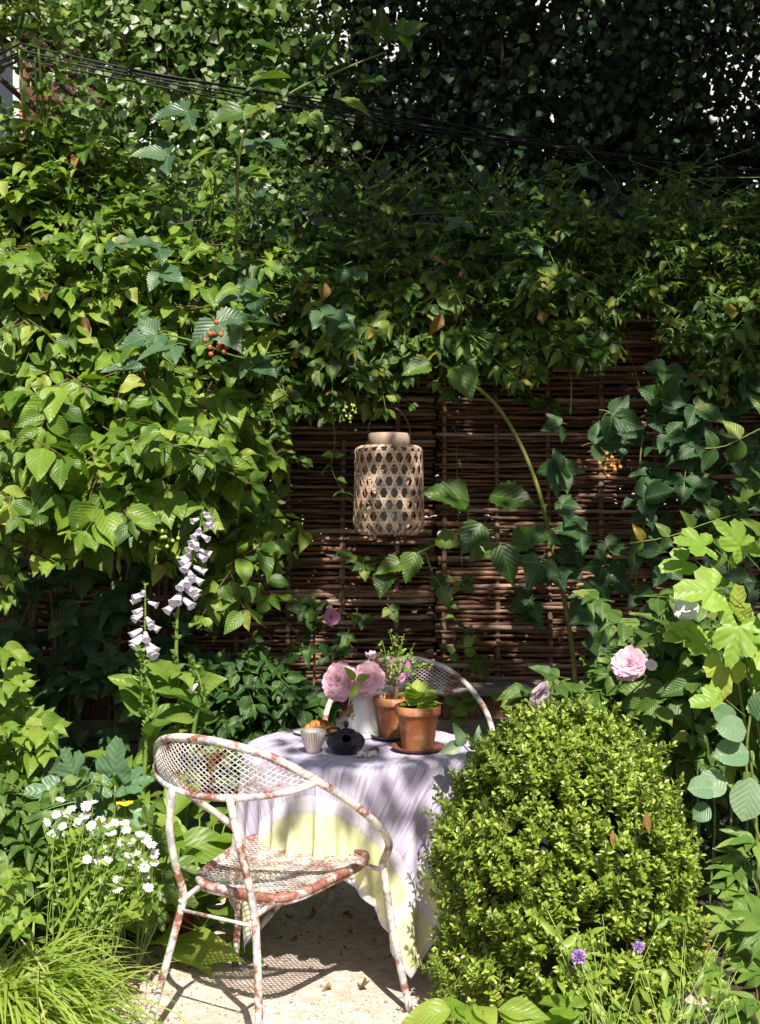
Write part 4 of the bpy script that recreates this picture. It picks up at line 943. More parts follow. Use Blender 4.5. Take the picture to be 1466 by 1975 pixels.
hp = bez([(lc[0] - .12, YL, LZ1 - .03), (lc[0] - .098, YL, LZ1 + .03), (lc[0] - .094, YL, LZ1 + .10), (lc[0] - .05, YL, LZ1 + .175), (lc[0] + .03, YL, LZ1 + .182), (lc[0] + .082, YL, LZ1 + .13), (lc[0] + .102, YL, LZ1 + .06), (lc[0] + .103, YL, LZ1)], 50)
MB().tube(hp, .0026, 6).build('handle', M['stake'], lan)
m, n, b = mat('dusty_glass', .12, (.75, .8, .85)); b.inputs['Transmission Weight'].default_value = .75; b.inputs['IOR'].default_value = 1.3; M['glass'] = m
MB().lathe([(.0001, .012), (.07, .012), (.072, .02), (.072, .30), (.069, .30), (.069, .02), (.0001, .017)], 32, (lc[0] + .012, YL, LZ0)).build('glass_cylinder', M['glass'], lan)
M['wax'] = simple('candle_wax', (.75, .72, .66), .5)
MB().lathe([(.0001, .02), (.035, .02), (.035, .10), (.03, .104), (.0001, .098)], 24, (lc[0] + .012, YL, LZ0)).build('candle', M['wax'], lan)
hk = MB().tube(bez([(lc[0] - .01, YL, LZ1 + .176), (lc[0] - .01, YL + .03, LZ1 + .20), (lc[0] - .005, YF - .03, LZ1 + .19), (lc[0], YF + .03, LZ1 + .185)], 14), .003, 6).build('hook', M['stake'], lan)

# ================================================================ THINGS ON THE TABLE
TZ = TH + .0045
def on(px, py): return PZ(px, py, TZ)
M['enamel'] = simple('white_enamel', (.80, .80, .80), .12, 9, (.74, .75, .76)); M['enamel'].node_tree.nodes['Principled BSDF'].inputs['Coat Weight'].default_value = .6
M['gilt'] = simple('brown_gilt_print', (.40, .17, .03), .4, 90, (.16, .06, .015))
M['blueprint'] = simple('grey_print', (.28, .3, .3), .4)
jc = on(701, 1419)
jug = thing('enamel_jug', 'white enamel jug with brown floral print holding the pink peonies', 'jug', tuple(jc))
jp = [(.0001, .004), (.066, .004), (.068, 0), (.069, .006), (.066, .012), (.064, .03), (.060, .07), (.055, .11), (.050, .145), (.0475, .156), (.049, .160), (.0465, .161), (.045, .156), (.052, .11), (.060, .03), (.0001, .02)]
MB().lathe(jp, 48, jc).build('body', M['enamel'], jug)
MB().tube(bez([jc + (.050, -.02, .135), jc + (.082, -.035, .125), jc + (.088, -.036, .085), jc + (.075, -.032, .05), jc + (.058, -.02, .035)], 30), .0065, 10).build('handle', M['enamel'], jug)
MB().patch(np.array([[jc + np.array([-.046 - .022 * t, .018 * s * (1 - .6 * t), .150 + .008 * t - .02 * (1 - abs(s)) * (1 - t)]) for t in np.linspace(0, 1, 6)] for s in np.linspace(-1, 1, 7)])).build('spout', M['enamel'], jug)
mb = MB()
def jr(z): return float(np.interp(z, [q[1] for q in jp[3:10]], [q[0] for q in jp[3:10]]))
def decal(mb, a, z, ra, rz, rot=0, k=10, off=.0008):
    V = []; c = np.array([math.cos(a) * (jr(z) + off), math.sin(a) * (jr(z) + off), z]) + jc; V.append(c)
    for i in range(k):
        t = i * 2 * np.pi / k; du = ra * math.cos(t); dz = rz * math.sin(t); du, dz = du * math.cos(rot) - dz * math.sin(rot), du * math.sin(rot) + dz * math.cos(rot)
        aa = a + du / jr(z); zz_ = z + dz; V.append(np.array([math.cos(aa) * (jr(zz_) + off), math.sin(aa) * (jr(zz_) + off), zz_]) + jc)
    mb.add(V, [(0, 1 + i, 1 + (i + 1) % k) for i in range(k)])
A0 = R(-90 - 50)
for da, z, ra, rz, ro in ((-.12, .118, .006, .013, .2), (.02, .102, .009, .010, 0), (-.10, .082, .008, .013, -.4), (.12, .094, .008, .007, .6), (.10, .112, .003, .008, -.7), (.24, .078, .003, .008, -.9), (-.3, .10, .009, .012, .3), (-.32, .078, .007, .010, 0), (.05, .13, .0025, .008, -.3), (.18, .068, .0022, .007, .8)): decal(mb, A0 + da, z, ra, rz, ro)
mb.build('floral_print', M['gilt'], jug)
mb = MB(); mb.tube([jc + np.array([math.cos(a) * (jr(.022) + .0002), math.sin(a) * (jr(.022) + .0002), .022 + .0028 * math.sin(a * 24)]) for a in np.linspace(0, 2 * np.pi, 220)], .0007, 4, cap=False); mb.build('rim_print', M['blueprint'], jug)

def bloom(name, label, cen, r, ax, mname, layers=((9, .45, .9), (9, .75, .6), (8, 1.0, .25), (7, 1.12, -.1)), ruff=.10, group=None, parent=None, sc=1.0, stemto=None):
    """layers of cupped petals; ax is the way the bloom faces"""
    ax = unit(ax); s1 = unit(np.cross(ax, (0.1, .2, 1))); s2 = np.cross(ax, s1); mb = MB()
    for li, (k, ext, close) in enumerate(layers):
        for j in range(k):
            th = 2 * np.pi * (j + .5 * (li % 2) + rng.normal(0, .12)) / k; rad = s1 * math.cos(th) + s2 * math.sin(th); tan = np.cross(ax, rad)
            e = r * ext * rng.uniform(.88, 1.1); G = []
            for v_ in np.linspace(0, 1, 7):
                ang = (1.15 - close) * v_ ** .8 * 1.25 + .15; rr_ = e * math.sin(min(ang, 2.4)) * (v_ ** .75) * 1.0; hh = e * (math.cos(min(ang, 2.4)) * v_ * .9) - r * .35; w_ = r * (.15 + .75 * math.sin(math.pi * min(1, v_ * .62 + .05)) ** .8) * (1.15 if li > 1 else .8); row = []
                for u_ in np.linspace(-1, 1, 6):
                    cup = -.28 * u_ * u_ * w_
                    ru = ruff * r * v_ ** 3 * math.sin(u_ * 5 + j * 2.3 + li) + ruff * .6 * r * v_ ** 4 * math.sin(u_ * 11 + j)
                    row.append(cen + rad * (rr_ + cup * .8 + ru) + ax * (hh - cup * .6 + ru * .7 - ruff * r * v_ ** 6 * abs(u_) * 1.5) + tan * u_ * w_ * (1 - .25 * (v_ > .95)))
                G.append(row)
            mb.patch(G)
    if parent is not None:
        o = mb.build('flower', M[mname], parent)
        if label: o['label'] = label
        return o
    t = thing(name, label, 'flower', tuple(cen), 0, group); mb.build('petals', M[mname], t)
    sm = MB(); bs_ = cen - ax * r * .3; 
    sm.lathe([(.0001, 0), (r * .28, r * .1), (r * .33, r * .3)], 10, bs_ - ax * r * .25, np.stack([s1, s2, ax], 1))
    if stemto is not None: sm.tube(bez([bs_, (bs_ + stemto) / 2 - ax * r * .4, stemto], 10), .0032, 6)
    sm.build('stem', M['stem'], t)
    return t
PK = ((8, .42, 1.05), (9, .68, .85), (9, .92, .6), (8, 1.08, .3), (6, 1.15, .0))
mouth = jc + (0, 0, .12)
G_ = 'cut peonies in the enamel jug'
bloom('peony', 'largest full pink peony leaning left out of the jug', P(650, 1313, 3.96), .052, (-.6, -.7, .35), 'peony', PK + ((7, 1.2, -.1),), .16, G_, stemto=mouth)
bloom('peony', 'cup-shaped pink peony open to the camera above the jug rim', P(710, 1310, 3.95), .048, (.1, -.95, .15), 'peony', ((6, .4, .95), (7, .75, .75), (6, 1.05, .45), (6, 1.15, .1)), .06, G_, stemto=mouth)
bloom('peony', 'small pale drooping bloom hanging over the front of the jug rim', P(705, 1339, 3.95), .024, (.2, -.6, -.7), 'pale_petal', ((5, .8, .8), (5, 1.1, .5)), .1, G_, stemto=mouth)
bloom('peony', 'pale narrow peony bud standing highest, behind the herb stems', P(716, 1268, 4.08), .026, (-.1, -.2, 1), 'pale_petal', ((4, .6, 1.1), (5, 1.3, .85)), .1, G_, stemto=mouth)
bloom('peony', 'mauve-pink peony half hidden behind the woody potted herb', P(768, 1292, 4.12), .040, (.3, -.8, .2), 'rose', ((6, .5, .9), (7, .85, .6), (6, 1.1, .3)), .1, G_, stemto=mouth)
bloom('peony', 'pale pink peony facing away behind the two left peonies', P(684, 1293, 4.06), .036, (.0, .5, .8), 'pale_petal', ((6, .6, .8), (7, 1.05, .4)), .1, G_, stemto=mouth)
def leafobj(name, label, specs, mname, loc, cat, group=None):
    L = Leaves(); S = MB()
    for kind, p, dr, nn, sz in specs: L.add(kind, p, unit(dr), unit(nn), sz)
    t = thing(name, label, cat, tuple(loc), 0, group); L.bake(MB()).build('leaves', M[mname], t); S.tube([mouth, specs[0][1]], .002, 5); S.build('stem', M['stem'], t); return t
leafobj('peony_foliage', 'green peony leaves between the two big blooms in the jug', [('broad', P(684, 1312, 3.88), (-.45, -.2, .8), (.4, -.8, .2), .055), ('broad', P(686, 1318, 3.88), (-.3, -.1, -1), (.5, -.8, .1), .06), ('broad', P(688, 1315, 3.9), (.7, .1, .6), (-.2, -.8, .4), .055)], 'broad', P(686, 1315, 3.88), 'leaves')

M['terracotta'] = None
m, n, b = mat('terracotta', .8); oc = objco(n)
col = ramp(n, noise_tex(n, 14, 5, oc), [(.3, (.34, .10, .035)), (.55, (.46, .16, .06)), (.75, (.50, .24, .13))])
col = mixc(n, ramp(n, noise_tex(n, 7, 4, oc), [(.5, (0, 0, 0)), (.68, (.55, .55, .55))]), col, (.33, .24, .05)); col = mixc(n, ramp(n, noise_tex(n, 32, 6, oc, .6, .7), [(.52, (0, 0, 0)), (.66, (.5, .5, .5))]), col, (.60, .46, .36)); n.links.new(col, b.inputs['Base Color']); bump(n, b, noise_tex(n, 120, 3, oc), .25, .001); M['terracotta'] = m
M['saucer'] = simple('dark_terracotta', (.22, .07, .05), .7, 25, (.12, .045, .035)); M['saucer_black'] = simple('dark_glazed_saucer', (.07, .03, .03), .45, 25, (.03, .02, .025))
def pot(label, c, s, lab2, smat):
    sc = thing('saucer', lab2, 'saucer', tuple(c), 0, 'plant saucers on the table')
    MB().lathe([(.0001, .0), (.066 * s, .0), (.088 * s, .014 * s), (.089 * s, .017 * s), (.085 * s, .017 * s), (.066 * s, .006 * s), (.0001, .006 * s)], 40, c).build('dish', M[smat], sc)
    t = thing('flower_pot', label, 'flower pot', tuple(c + (0, 0, .006 * s)), 0, 'terracotta pots on the table'); c = c + (0, 0, .0065 * s)
    MB().lathe([(.0001, .0), (.050 * s, .0), (.053 * s, .006 * s), (.067 * s, .112 * s), (.068 * s, .113 * s), (.075 * s, .114 * s), (.0775 * s, .120 * s), (.0785 * s, .140 * s), (.076 * s, .144 * s), (.070 * s, .143 * s), (.066 * s, .12 * s), (.0001, .12 * s)], 48, c).build('body', M['terracotta'], t)
    MB().lathe([(.0001, .131 * s), (.03 * s, .133 * s), (.068 * s, .127 * s)], 24, c).build('compost', M['soil'], t)
    return t, c + (0, 0, .13 * s)
c2 = on(806, 1447)
p2, s2_ = pot('front terracotta pot holding the rosette of bright green leaves', c2, 1.0, 'red-brown saucer under the front terracotta pot', 'saucer')
c1 = on(762, 1424)
p1, s1_ = pot('back terracotta pot with yellow-green stains and the tall woody herb', c1, .98, 'dark saucer under the back terracotta pot', 'saucer_black')
pr = thing('primula_plant', 'rosette of bright green leaves growing in the front terracotta pot', 'potted plant', tuple(s2_))
L = Leaves()
for i in range(26):
    a = i * 2.4; el = .15 + .9 * (1 - i / 26); L.add('spoon', s2_ + (rng.normal(0, .006), rng.normal(0, .006), .006 + .022 * (i > 13)), (math.cos(a), math.sin(a), .15 + 1.3 * (i / 26) ** 1.5), unit((-math.cos(a) * .5, -math.sin(a) * .5 - .2, 1)), .058 + .026 * rng.random())
for (a, b_, sz) in ((.0, 1.2, .085), (-.5, .7, .07), (.55, .55, .07)): L.add('spoon', s2_ + (0, -.01, .01), (a, -.1, b_), (0, -1, .3), sz)
L.bake(MB()).build('leaves', M['primula'], pr)
hb = thing('potted_herb', 'tall airy herb with a woody stem in the back terracotta pot', 'potted plant', tuple(s1_))
L, S = Leaves(), MB(); tr_ = bez([s1_ - (0, 0, .01), s1_ + (.005, 0, .03), s1_ + (-.003, 0, .06), s1_ + (.006, 0, .085)], 14)
MB().tube(tr_, np.linspace(.0085, .005, len(tr_)), 8).build('stem', M['twig'], hb)
for (px, py, w_) in ((735, 1255, 1), (762, 1232, 1), (780, 1222, 1), (752, 1222, 1), (815, 1270, .7), (828, 1285, .6), (722, 1275, .8), (790, 1262, .8), (745, 1285, .8), (770, 1245, 1), (738, 1238, .8), (800, 1240, .6), (756, 1300, .6), (780, 1290, .7)):
    e = P(px, py, c1[1] + rng.uniform(-.05, .05)); q = bez([tr_[-1 - rng.integers(0, 6)], tr_[-1] + (e - tr_[-1]) * .5 + (0, 0, -.008) + rvec(.006), e], 14); S.tube(q, .0013, 4, cap=False)
    for i in range(5, len(q), 2):
        for _ in range(2):
            d = unit(rvec(1) + (0, -.3, .1)); o_ = q[i] + d * rng.uniform(.006, .02); S.tube([q[i], o_], .0006, 3, cap=False)
            for __ in range(3): L.add('box', o_, unit(d + rvec(.7)), unit(LIGHTN + rvec(.4)), rng.uniform(.009, .016))
L.bake(MB()).build('leaves', M['herb'], hb); S.build('branches', M['stem'], hb)

# cast-iron teapot
m, n, b = mat('black_cast_iron', .38, (.014, .013, .022)); oc = objco(n)
vo = nd(n, 'ShaderNodeTexVoronoi'); vo.inputs['Scale'].default_value = 260; n.links.new(oc, vo.inputs['Vector']); bump(n, b, vo.outputs['Distance'], .25, .0008); b.inputs['Specular IOR Level'].default_value = .5; M['iron'] = m
tc = on(667, 1452)
tp = thing('teapot', 'squat black cast-iron teapot with its spout towards the camera', 'teapot', tuple(tc))
MB().lathe([(.0001, .0), (.038, .0), (.041, .003), (.052, .012), (.0625, .030), (.064, .040), (.058, .054), (.045, .065), (.030, .070), (.0001, .071)], 44, tc).build('body', M['iron'], tp)
MB().lathe([(.0001, .069), (.028, .070), (.030, .073), (.022, .077), (.006, .080), (.005, .084), (.0085, .090), (.0088, .098), (.006, .103), (.0001, .105)], 28, tc + (.001, .004, 0)).build('lid', M['iron'], tp)
sax = unit((.02, -.80, .60)); a1_ = unit(np.cross(sax, (1, 0, 0))); a2_ = np.cross(sax, a1_); so = tc + (.004, -.046, .040)
MB().lathe([(.016, -.022), (.0175, .0), (.0165, .022), (.0185, .036), (.0175, .038), (.0150, .036), (.0135, .02), (.0125, -.02)], 28, so, np.stack([a1_, a2_, sax], 1)).build('spout', M['iron'], tp)
M['hollow_shade'] = simple('painted_dark_inside', (.001, .001, .001), 1.0, spec=0.0)  # near-black disc stands in for the shade inside the spout
MB().lathe([(.0001, .030), (.0148, .030)], 20, so, np.stack([a1_, a2_, sax], 1)).build('spout_shade_disc', M['hollow_shade'], tp)
MB().tube(bez([tc + (-.048, .01, .058), tc + (-.060, .012, .072), tc + (-.045, .016, .079), tc + (-.02, .02, .076)], 16), .004, 8).build('handle', M['iron'], tp)
# cup
m, n, b = mat('striped_stoneware', .45); uv = nd(n, 'ShaderNodeSeparateXYZ'); n.links.new(uvco(n), uv.inputs[0])
s_ = mth(n, 'SINE', mth(n, 'MULTIPLY', uv.outputs[0], 2 * math.pi * 30)); wob = noise_tex(n, 3, 3, mapping(n, uvco(n), (9, 1.2, 1)))
ln = mth(n, 'MULTIPLY', mth(n, 'GREATER_THAN', s_, .62), mth(n, 'GREATER_THAN', wob, .38))
col = mixc(n, mth(n, 'MULTIPLY', ln, .8), ramp(n, wob, [(.3, (.66, .52, .46)), (.7, (.76, .70, .64))]), (.13, .12, .12)); col = mixc(n, mth(n, 'GREATER_THAN', uv.outputs[1], .60), col, (.30, .29, .27)); n.links.new(col, b.inputs['Base Color']); bump(n, b, s_, .3, .001); M['cup'] = m
cc = on(604, 1451)
MB().lathe([(.0001, .002), (.019, .0), (.021, .001), (.024, .010), (.034, .030), (.040, .052), (.0425, .071), (.0415, .072), (.038, .055), (.030, .028), (.0001, .014)], 60, cc).pivot('cup', M['cup'], cc)
tag(bpy.data.objects['cup'], 'small pale cup with dark vertical stripes beside the teapot', 'cup')
# plate and croissants
M['china'] = simple('white_china', (.78, .78, .80), .2)
pc = on(608, 1415); MB().lathe([(.0001, .0), (.05, .0), (.055, .003), (.078, .010), (.079, .012), (.054, .0065), (.0001, .005)], 48, pc).pivot('plate', M['china'], pc); tag(bpy.data.objects['plate'], 'white plate under the croissants at the back left of the table', 'plate')
m, n, b = mat('croissant_crust', .5); col = ramp(n, noise_tex(n, 35, 4, objco(n)), [(.3, (.26, .08, .015)), (.55, (.52, .21, .05)), (.75, (.68, .36, .12))]); n.links.new(col, b.inputs['Base Color']); bump(n, b, noise_tex(n, 90, 3, objco(n)), .3, .001); M['crust'] = m
for (dx, dy, ro, lab, s) in ((.008, .01, .5, 'larger croissant at the back of the white plate', 1.0), (.05, -.028, -.3, 'small croissant on the right side of the plate, touching the teapot', .78)):
    q = []; rr_ = []
    for t in np.linspace(-1, 1, 41):
        a = t * 1.35; q.append((math.sin(a) * .048 * s, -math.cos(a) * .035 * s + .02 * s, 0)); seg = (t * 3.5) % 1; rr_.append(s * (.005 + .019 * (1 - abs(t) ** 1.7) ** .8) * (.86 + .2 * seg))
    q = np.array(q); q[:, 2] = .006 + np.array(rr_) * .95; ca, sa = math.cos(ro), math.sin(ro); q[:, :2] = q[:, :2] @ np.array([[ca, sa], [-sa, ca]]); q += pc + (dx, dy, 0)
    tag(MB().tube(q, rr_, 14).pivot('croissant', M['crust'], pc + (dx, dy, .006)), lab, 'croissant', 'croissants on the plate')
# little pale lumps (mushroom-like china rests)
M['bisque'] = simple('off_white_bisque', (.66, .62, .57), .6, 40, (.5, .46, .42)); M['darkstone'] = simple('dark_glaze', (.10, .07, .07), .35)
for (px, py, pts, rr_, mt, lab) in ((697, 1461, [(-.008, -.014, .006), (-.006, -.004, .012), (.002, .006, .012), (.012, .010, .008)], (.006, .0085, .009, .006), 'bisque', 'little off-white porcelain piece nearest the teapot'), (716, 1461, [(-.008, -.014, .006), (-.003, -.004, .011), (.007, .004, .013), (.016, .006, .009)], (.0065, .009, .010, .008), 'bisque', 'little off-white porcelain piece right of its twin'), (722, 1452, [(-.016, .004, .006), (-.004, .010, .013), (.008, .008, .013), (.014, -.002, .006)], (.004, .006, .006, .004), 'darkstone', 'small dark glazed piece behind the off-white pair')):
    c = on(px, py); q = bez([c + np.array(p) for p in pts], 14); r_ = np.interp(np.linspace(0, 1, len(q)), np.linspace(0, 1, len(rr_)), rr_); q[:, 2] = np.maximum(q[:, 2], c[2] + r_ * .9)
    tag(MB().tube(q, r_, 10).pivot('porcelain_rest', M[mt], c), lab, 'ornament', 'small pieces in front of the teapot')

# ================================================================ FLOWERS IN THE GARDEN
bloom('rose', 'small pink rose on the thin climbing rose against the fence', P(640, 1191, 5.25), .034, (.3, -.9, .2), 'rose', PK[:4], .06, 'pink blooms in the borders', stemto=P(612, 1200, 5.35))
bloom('peony', 'big round pink peony above the shrub right of the box bush', P(1212, 1279, 3.72), .049, (-.45, -.6, .6), 'peony', PK + ((7, 1.1, .3),), .10, 'pink blooms in the borders', stemto=P(1262, 1310, 3.95))
bloom('peony', 'nodding pale pink peony just above the top of the box bush', P(1040, 1340, 3.6), .044, (.6, -.6, -.35), 'pale_petal', ((6, .9, .7), (6, 1.2, .35)), .14, 'pink blooms in the borders', stemto=P(1085, 1345, 4.1))
bloom('white_flower', 'small white blossom half hidden right of the big round peony', P(1256, 1283, 3.75), .022, (0, -1, .2), 'white_petal', ((5, 1, .5),), .1, 'small white blossoms on the right', stemto=P(1270, 1300, 4.05))
bloom('white_flower', 'bluish white blossom high on the shrub below the yellow-green leaves', P(1322, 1176, 3.7), .034, (-.1, -1, .3), 'white_petal', PK[:4], .15, 'small white blossoms on the right', stemto=P(1335, 1210, 4.0))
# climbing rose
cr_ = plant('climbing_rose', 'thin climbing rose with dark leaves and one pink bloom left of the lantern', 'rose', (-.3, 5.45, .5))
L, S = Leaves(), MB()
S.tube(bez([P(575, 1385, 5.3), P(600, 1350, 5.35), P(607, 1290, 5.38), P(605, 1240, 5.38), P(612, 1200, 5.35), P(632, 1186, 5.3)], 24), .006, 6); S.tube(bez([P(540, 1190, 5.4), P(570, 1220, 5.42), P(590, 1245, 5.42), P(605, 1250, 5.4)], 10), .006, 6)
for (px, py) in ((598, 1180), (605, 1215), (622, 1225), (640, 1230), (600, 1240), (645, 1245), (620, 1165), (690, 1195), (675, 1215), (585, 1230), (575, 1250), (640, 1275), (580, 1200), (610, 1175), (560, 1270), (540, 1290), (515, 1280), (520, 1300), (500, 1260), (545, 1320), (640, 1290)):
    trifoliate(L, S, P(px, py, 5.32 + rng.uniform(-.06, .06)), (rng.normal(0, .7), -.4, rng.normal(-.1, .6)), rng.uniform(.06, .085), face=(0, -.75, .55), kind='ovate')
for (px, py) in ((470, 1235), (480, 1225), (492, 1240), (470, 1165), (500, 1170)): trifoliate(L, S, P(px, py, 5.3), (rng.normal(0, .7), -.4, -.3), .06, face=(0, -.75, .55), kind='ovate')
bush_parts(cr_, L, S, 'rose_leaf', smat='twig')
gcv = plant('low_shrub', 'dark low leafy plants between the foxgloves and the table in shade', 'shrub', (-.75, 4.9, 0))
L, S = Leaves(), MB()
leafmass(L, S, [(385, 1310), (470, 1290), (560, 1290), (600, 1380), (560, 1400), (470, 1420), (440, 1480), (380, 1460)], lambda x, y: 4.9, 190, .085, 'ovate', (2, 4), (.08, .18), .4, .1, down=-.1, up=.3, seed=11)
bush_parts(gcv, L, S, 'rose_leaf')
ds = plant('low_shrub', 'dark shrub in shade between the box bush and the plants at the right edge', 'shrub', (1.5, 4.6, 0))
L, S = Leaves(), MB()
leafmass(L, S, [(1300, 1400), (1560, 1380), (1560, 1900), (1320, 1900)], lambda x, y: 4.5, 230, .09, 'ovate', (2, 4), (.08, .2), .5, .1, down=.1, up=.1, seed=21)
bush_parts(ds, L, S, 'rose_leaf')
bh = plant('creeping_plant', 'round-leaved green plant hanging before the timber wall behind the back chair', 'plant', (.5, 5.3, .5))
L, S = Leaves(), MB()
for (px, py, sz) in ((888, 1345, .08), (905, 1340, .08), (875, 1355, .09), (908, 1358, .08), (890, 1375, .09), (865, 1340, .07), (925, 1340, .06), (955, 1335, .06), (900, 1325, .07), (870, 1245, .05), (905, 1250, .06), (880, 1260, .05), (915, 1275, .06), (935, 1290, .05), (900, 1225, .06)):
    p = P(px, py, 5.25); L.add('round', p, unit(rvec(.6) + (0, -.3, -.6)), unit((0, -.9, .4) + rvec(.2)), sz); S.tube([p, P(895, 1340, 5.4)], .0015, 4, cap=False)
bush_parts(bh, L, S, 'climber')

# foxgloves
def foxglove(label, base, pts, d, z0, z1, nb, side, sizes, leaves=True):
    t = thing('foxglove', label, 'foxglove', base, 0, 'foxgloves behind the front chair')
    q = bez([np.array(base)] + [P(x, y, d) for x, y in pts], 60)
    L, S = Leaves(), MB(); S.tube(q, np.linspace(.010, .003, len(q)), 8); S.build('stem', M['stem'], t); S = MB()
    zt = [p[2] for p in q]
    for i in range(nb):
        f = i / max(1, nb - 1); z = z0 + (z1 - z0) * f; k = int(np.argmin(np.abs(np.array(zt) - z))); p = q[k]
        a = rng.uniform(-2.9, -.2) if i % 2 else (side * .25 - 1.57 + rng.normal(0, .9)); s = sizes * (1.02 - .42 * f); dr = unit((math.cos(a) * .9, math.sin(a) * .8, -.42 - .25 * rng.random() + .25 * f))
        x1 = unit(np.cross(dr, (0, 0, 1))); x2 = np.cross(dr, x1); mb = MB(); o = p + dr * .014
        G = []
        for v_, r_ in ((0, .09), (.06, .14), (.2, .165), (.4, .19), (.6, .215), (.8, .23), (.9, .25), (.97, .29), (1.0, .34)):
            row = []
            for th in np.linspace(0, 2 * np.pi, 17):
                fl = 1 + (.06 * math.sin(5 * th) if v_ > .95 else 0); lip = (.14 * max(0, -math.sin(th)) if v_ > .9 else 0)
                row.append(o + dr * s * (v_ + lip) + (x1 * math.cos(th) - x2 * math.sin(th) * -1) * s * r_ * fl)
            G.append(row)
        mb.patch(G); mb.build('bell', M['bell'], t)
        L.add('small', p, unit(dr + (0, 0, .8)), (0, -.4, .9), .02)
    for i in range(70):                                            # seed capsules and buds on the bare stem
        k = rng.integers(18, len(q)); 
        if z0 - .02 < q[k][2] < z1: continue
        a = rng.uniform(0, 6.28); L.add('small', q[k], unit((math.cos(a), math.sin(a), .5)), rvec(), rng.uniform(.018, .034))
    if leaves:
        for i in range(16):
            k = int(rng.uniform(0, 22)); a = rng.uniform(0, 6.28); L.add('lance' if i % 2 else 'broad', q[k], unit((math.cos(a), math.sin(a) - .2, rng.uniform(.2, 1.2))), unit((0, -.5, .8) + rvec(.3)), rng.uniform(.12, .22))
    L.bake(MB()).build('leaves', M['foxleaf'], t)
zp = lambda py, d: P(0, py, d)[2]
foxglove('tallest white foxglove, its bells reaching into the overhanging shrub', (-.84, 4.38, 0), [(345, 1400), (340, 1250), (348, 1150), (380, 1050), (392, 975)], 4.3, zp(1155, 4.3), zp(985, 4.3), 32, 1, .056)
foxglove('shorter white foxglove with fewer bells at the left of the pair', (-.98, 4.36, 0), [(295, 1400), (280, 1290), (280, 1210), (280, 1125)], 4.25, zp(1248, 4.25), zp(1135, 4.25), 18, -1, .054)
foxglove('foxglove in bud with a thin yellow-green spike left of the tall one', (-.92, 4.25, 0), [(283, 1420), (275, 1350), (270, 1250)], 4.2, 0, 0, 0, 1, .05)
foxglove('spent foxglove spike leaning right with one last pale bell', (-.76, 4.3, 0), [(375, 1400), (395, 1370), (385, 1310), (362, 1265)], 4.2, zp(1312, 4.2), zp(1308, 4.2), 1, 1, .04)

# broad leaves behind the front chair
def rosette(t_name, label, cat, base, n_, size, mname, spread=1.0, kind='broad', top=.6, seed=0, loc2=None, group=None):
    t = plant(t_name, label, cat, base, group); L, S = Leaves(), MB()
    for i in range(n_):
        a = rng.uniform(0, 6.28); h = rng.uniform(.0, top); r_ = rng.uniform(.02, .16) * spread; p = np.array(base) + (r_ * math.cos(a), r_ * math.sin(a), h)
        d = unit((math.cos(a), math.sin(a) - .25, rng.uniform(.0, .9) - .2 * h)); L.add(kind, p, d, unit((-.3 * math.cos(a), -.5, .85) + rvec(.25)), size * rng.uniform(.6, 1.15)); S.tube([np.array(base) + (0, 0, h * .3), p], .0035, 4, cap=False)
    bush_parts(t, L, S, mname, 'leaves', 'stems'); return t
GP = 'broad-leaved plants behind the front chair'
rosette('broadleaf_plant', 'lush plant with long bright leaves left of the chair back', 'plant', (-1.16, 4.15, 0), 40, .22, 'broad', 1.5, top=.40, group=GP)
rosette('broadleaf_plant', 'bright large-leaved plant seen through the hoop of the chair', 'plant', (-.80, 3.95, 0), 44, .22, 'broad', 1.4, top=.42, group=GP)
rosette('broadleaf_plant', 'leafy plant with upright tongues of leaves at the feet of the foxgloves', 'plant', (-.98, 4.3, .1), 40, .19, 'foxleaf', 1.3, top=.50, group=GP)
rosette('broadleaf_plant', 'bright leaves tucked between the chair and the tablecloth', 'plant', (-.64, 4.05, 0), 26, .17, 'broad', 1.1, top=.4, group=GP)
# red pot peeping out behind
M['redpot'] = simple('red_glaze', (.22, .015, .01), .4)
rp = (-.74, 4.12, 0); tag(MB().lathe([(.0001, .0), (.06, .0), (.085, .13), (.09, .135), (.09, .155), (.082, .155), (.078, .12), (.0001, .12)], 32, rp).pivot('red_pot', M['redpot'], rp), 'dark red glazed pot half hidden behind the left chair leg', 'pot')
# lobed-leaf plant and grey leaf
t = plant('chrysanthemum_plant', 'lobed green leaves at the edge of the gravel left of the chair leg', 'plant', (-.76, 3.6, 0)); L, S = Leaves(), MB()
for (px, py, sz, a, b_) in ((300, 1640, .11, .4, .7), (320, 1670, .12, .9, .1), (300, 1690, .11, .6, -.4), (325, 1700, .12, .8, -.5), (290, 1720, .11, -.1, -1), (330, 1715, .10, 1, -.4), (270, 1650, .1, -.4, .5), (300, 1740, .09, .3, -1), (345, 1690, .09, 1, .1), (280, 1600, .1, .3, .9)):
    p = P(px, py, 3.6); L.add('lobed', p, unit((a, -.4, b_)), unit((0, -.6, .75) + rvec(.2)), sz); S.tube([p, (-.78, 3.65, .05)], .0025, 4, cap=False)
bush_parts(t, L, S, 'currant')
t = plant('poppy_plant', 'plant with grey-green lobed leaves and one yellow flower above the asters', 'plant', (-.86, 3.75, 0)); L, S = Leaves(), MB()
for (px, py, sz, a, b_) in ((222, 1510, .15, .0, 1), (222, 1515, .13, .8, .3), (220, 1515, .12, -1, .1), (240, 1570, .12, .9, .0), (215, 1580, .12, -.8, -.2), (225, 1605, .13, .1, -1), (150, 1510, .13, -.2, .8), (120, 1530, .12, -.8, .2), (180, 1560, .12, -.3, .5)):
    L.add('lobed', P(px, py, 3.72), unit((a, -.3, b_)), unit((0, -.7, .7) + rvec(.15)), sz)
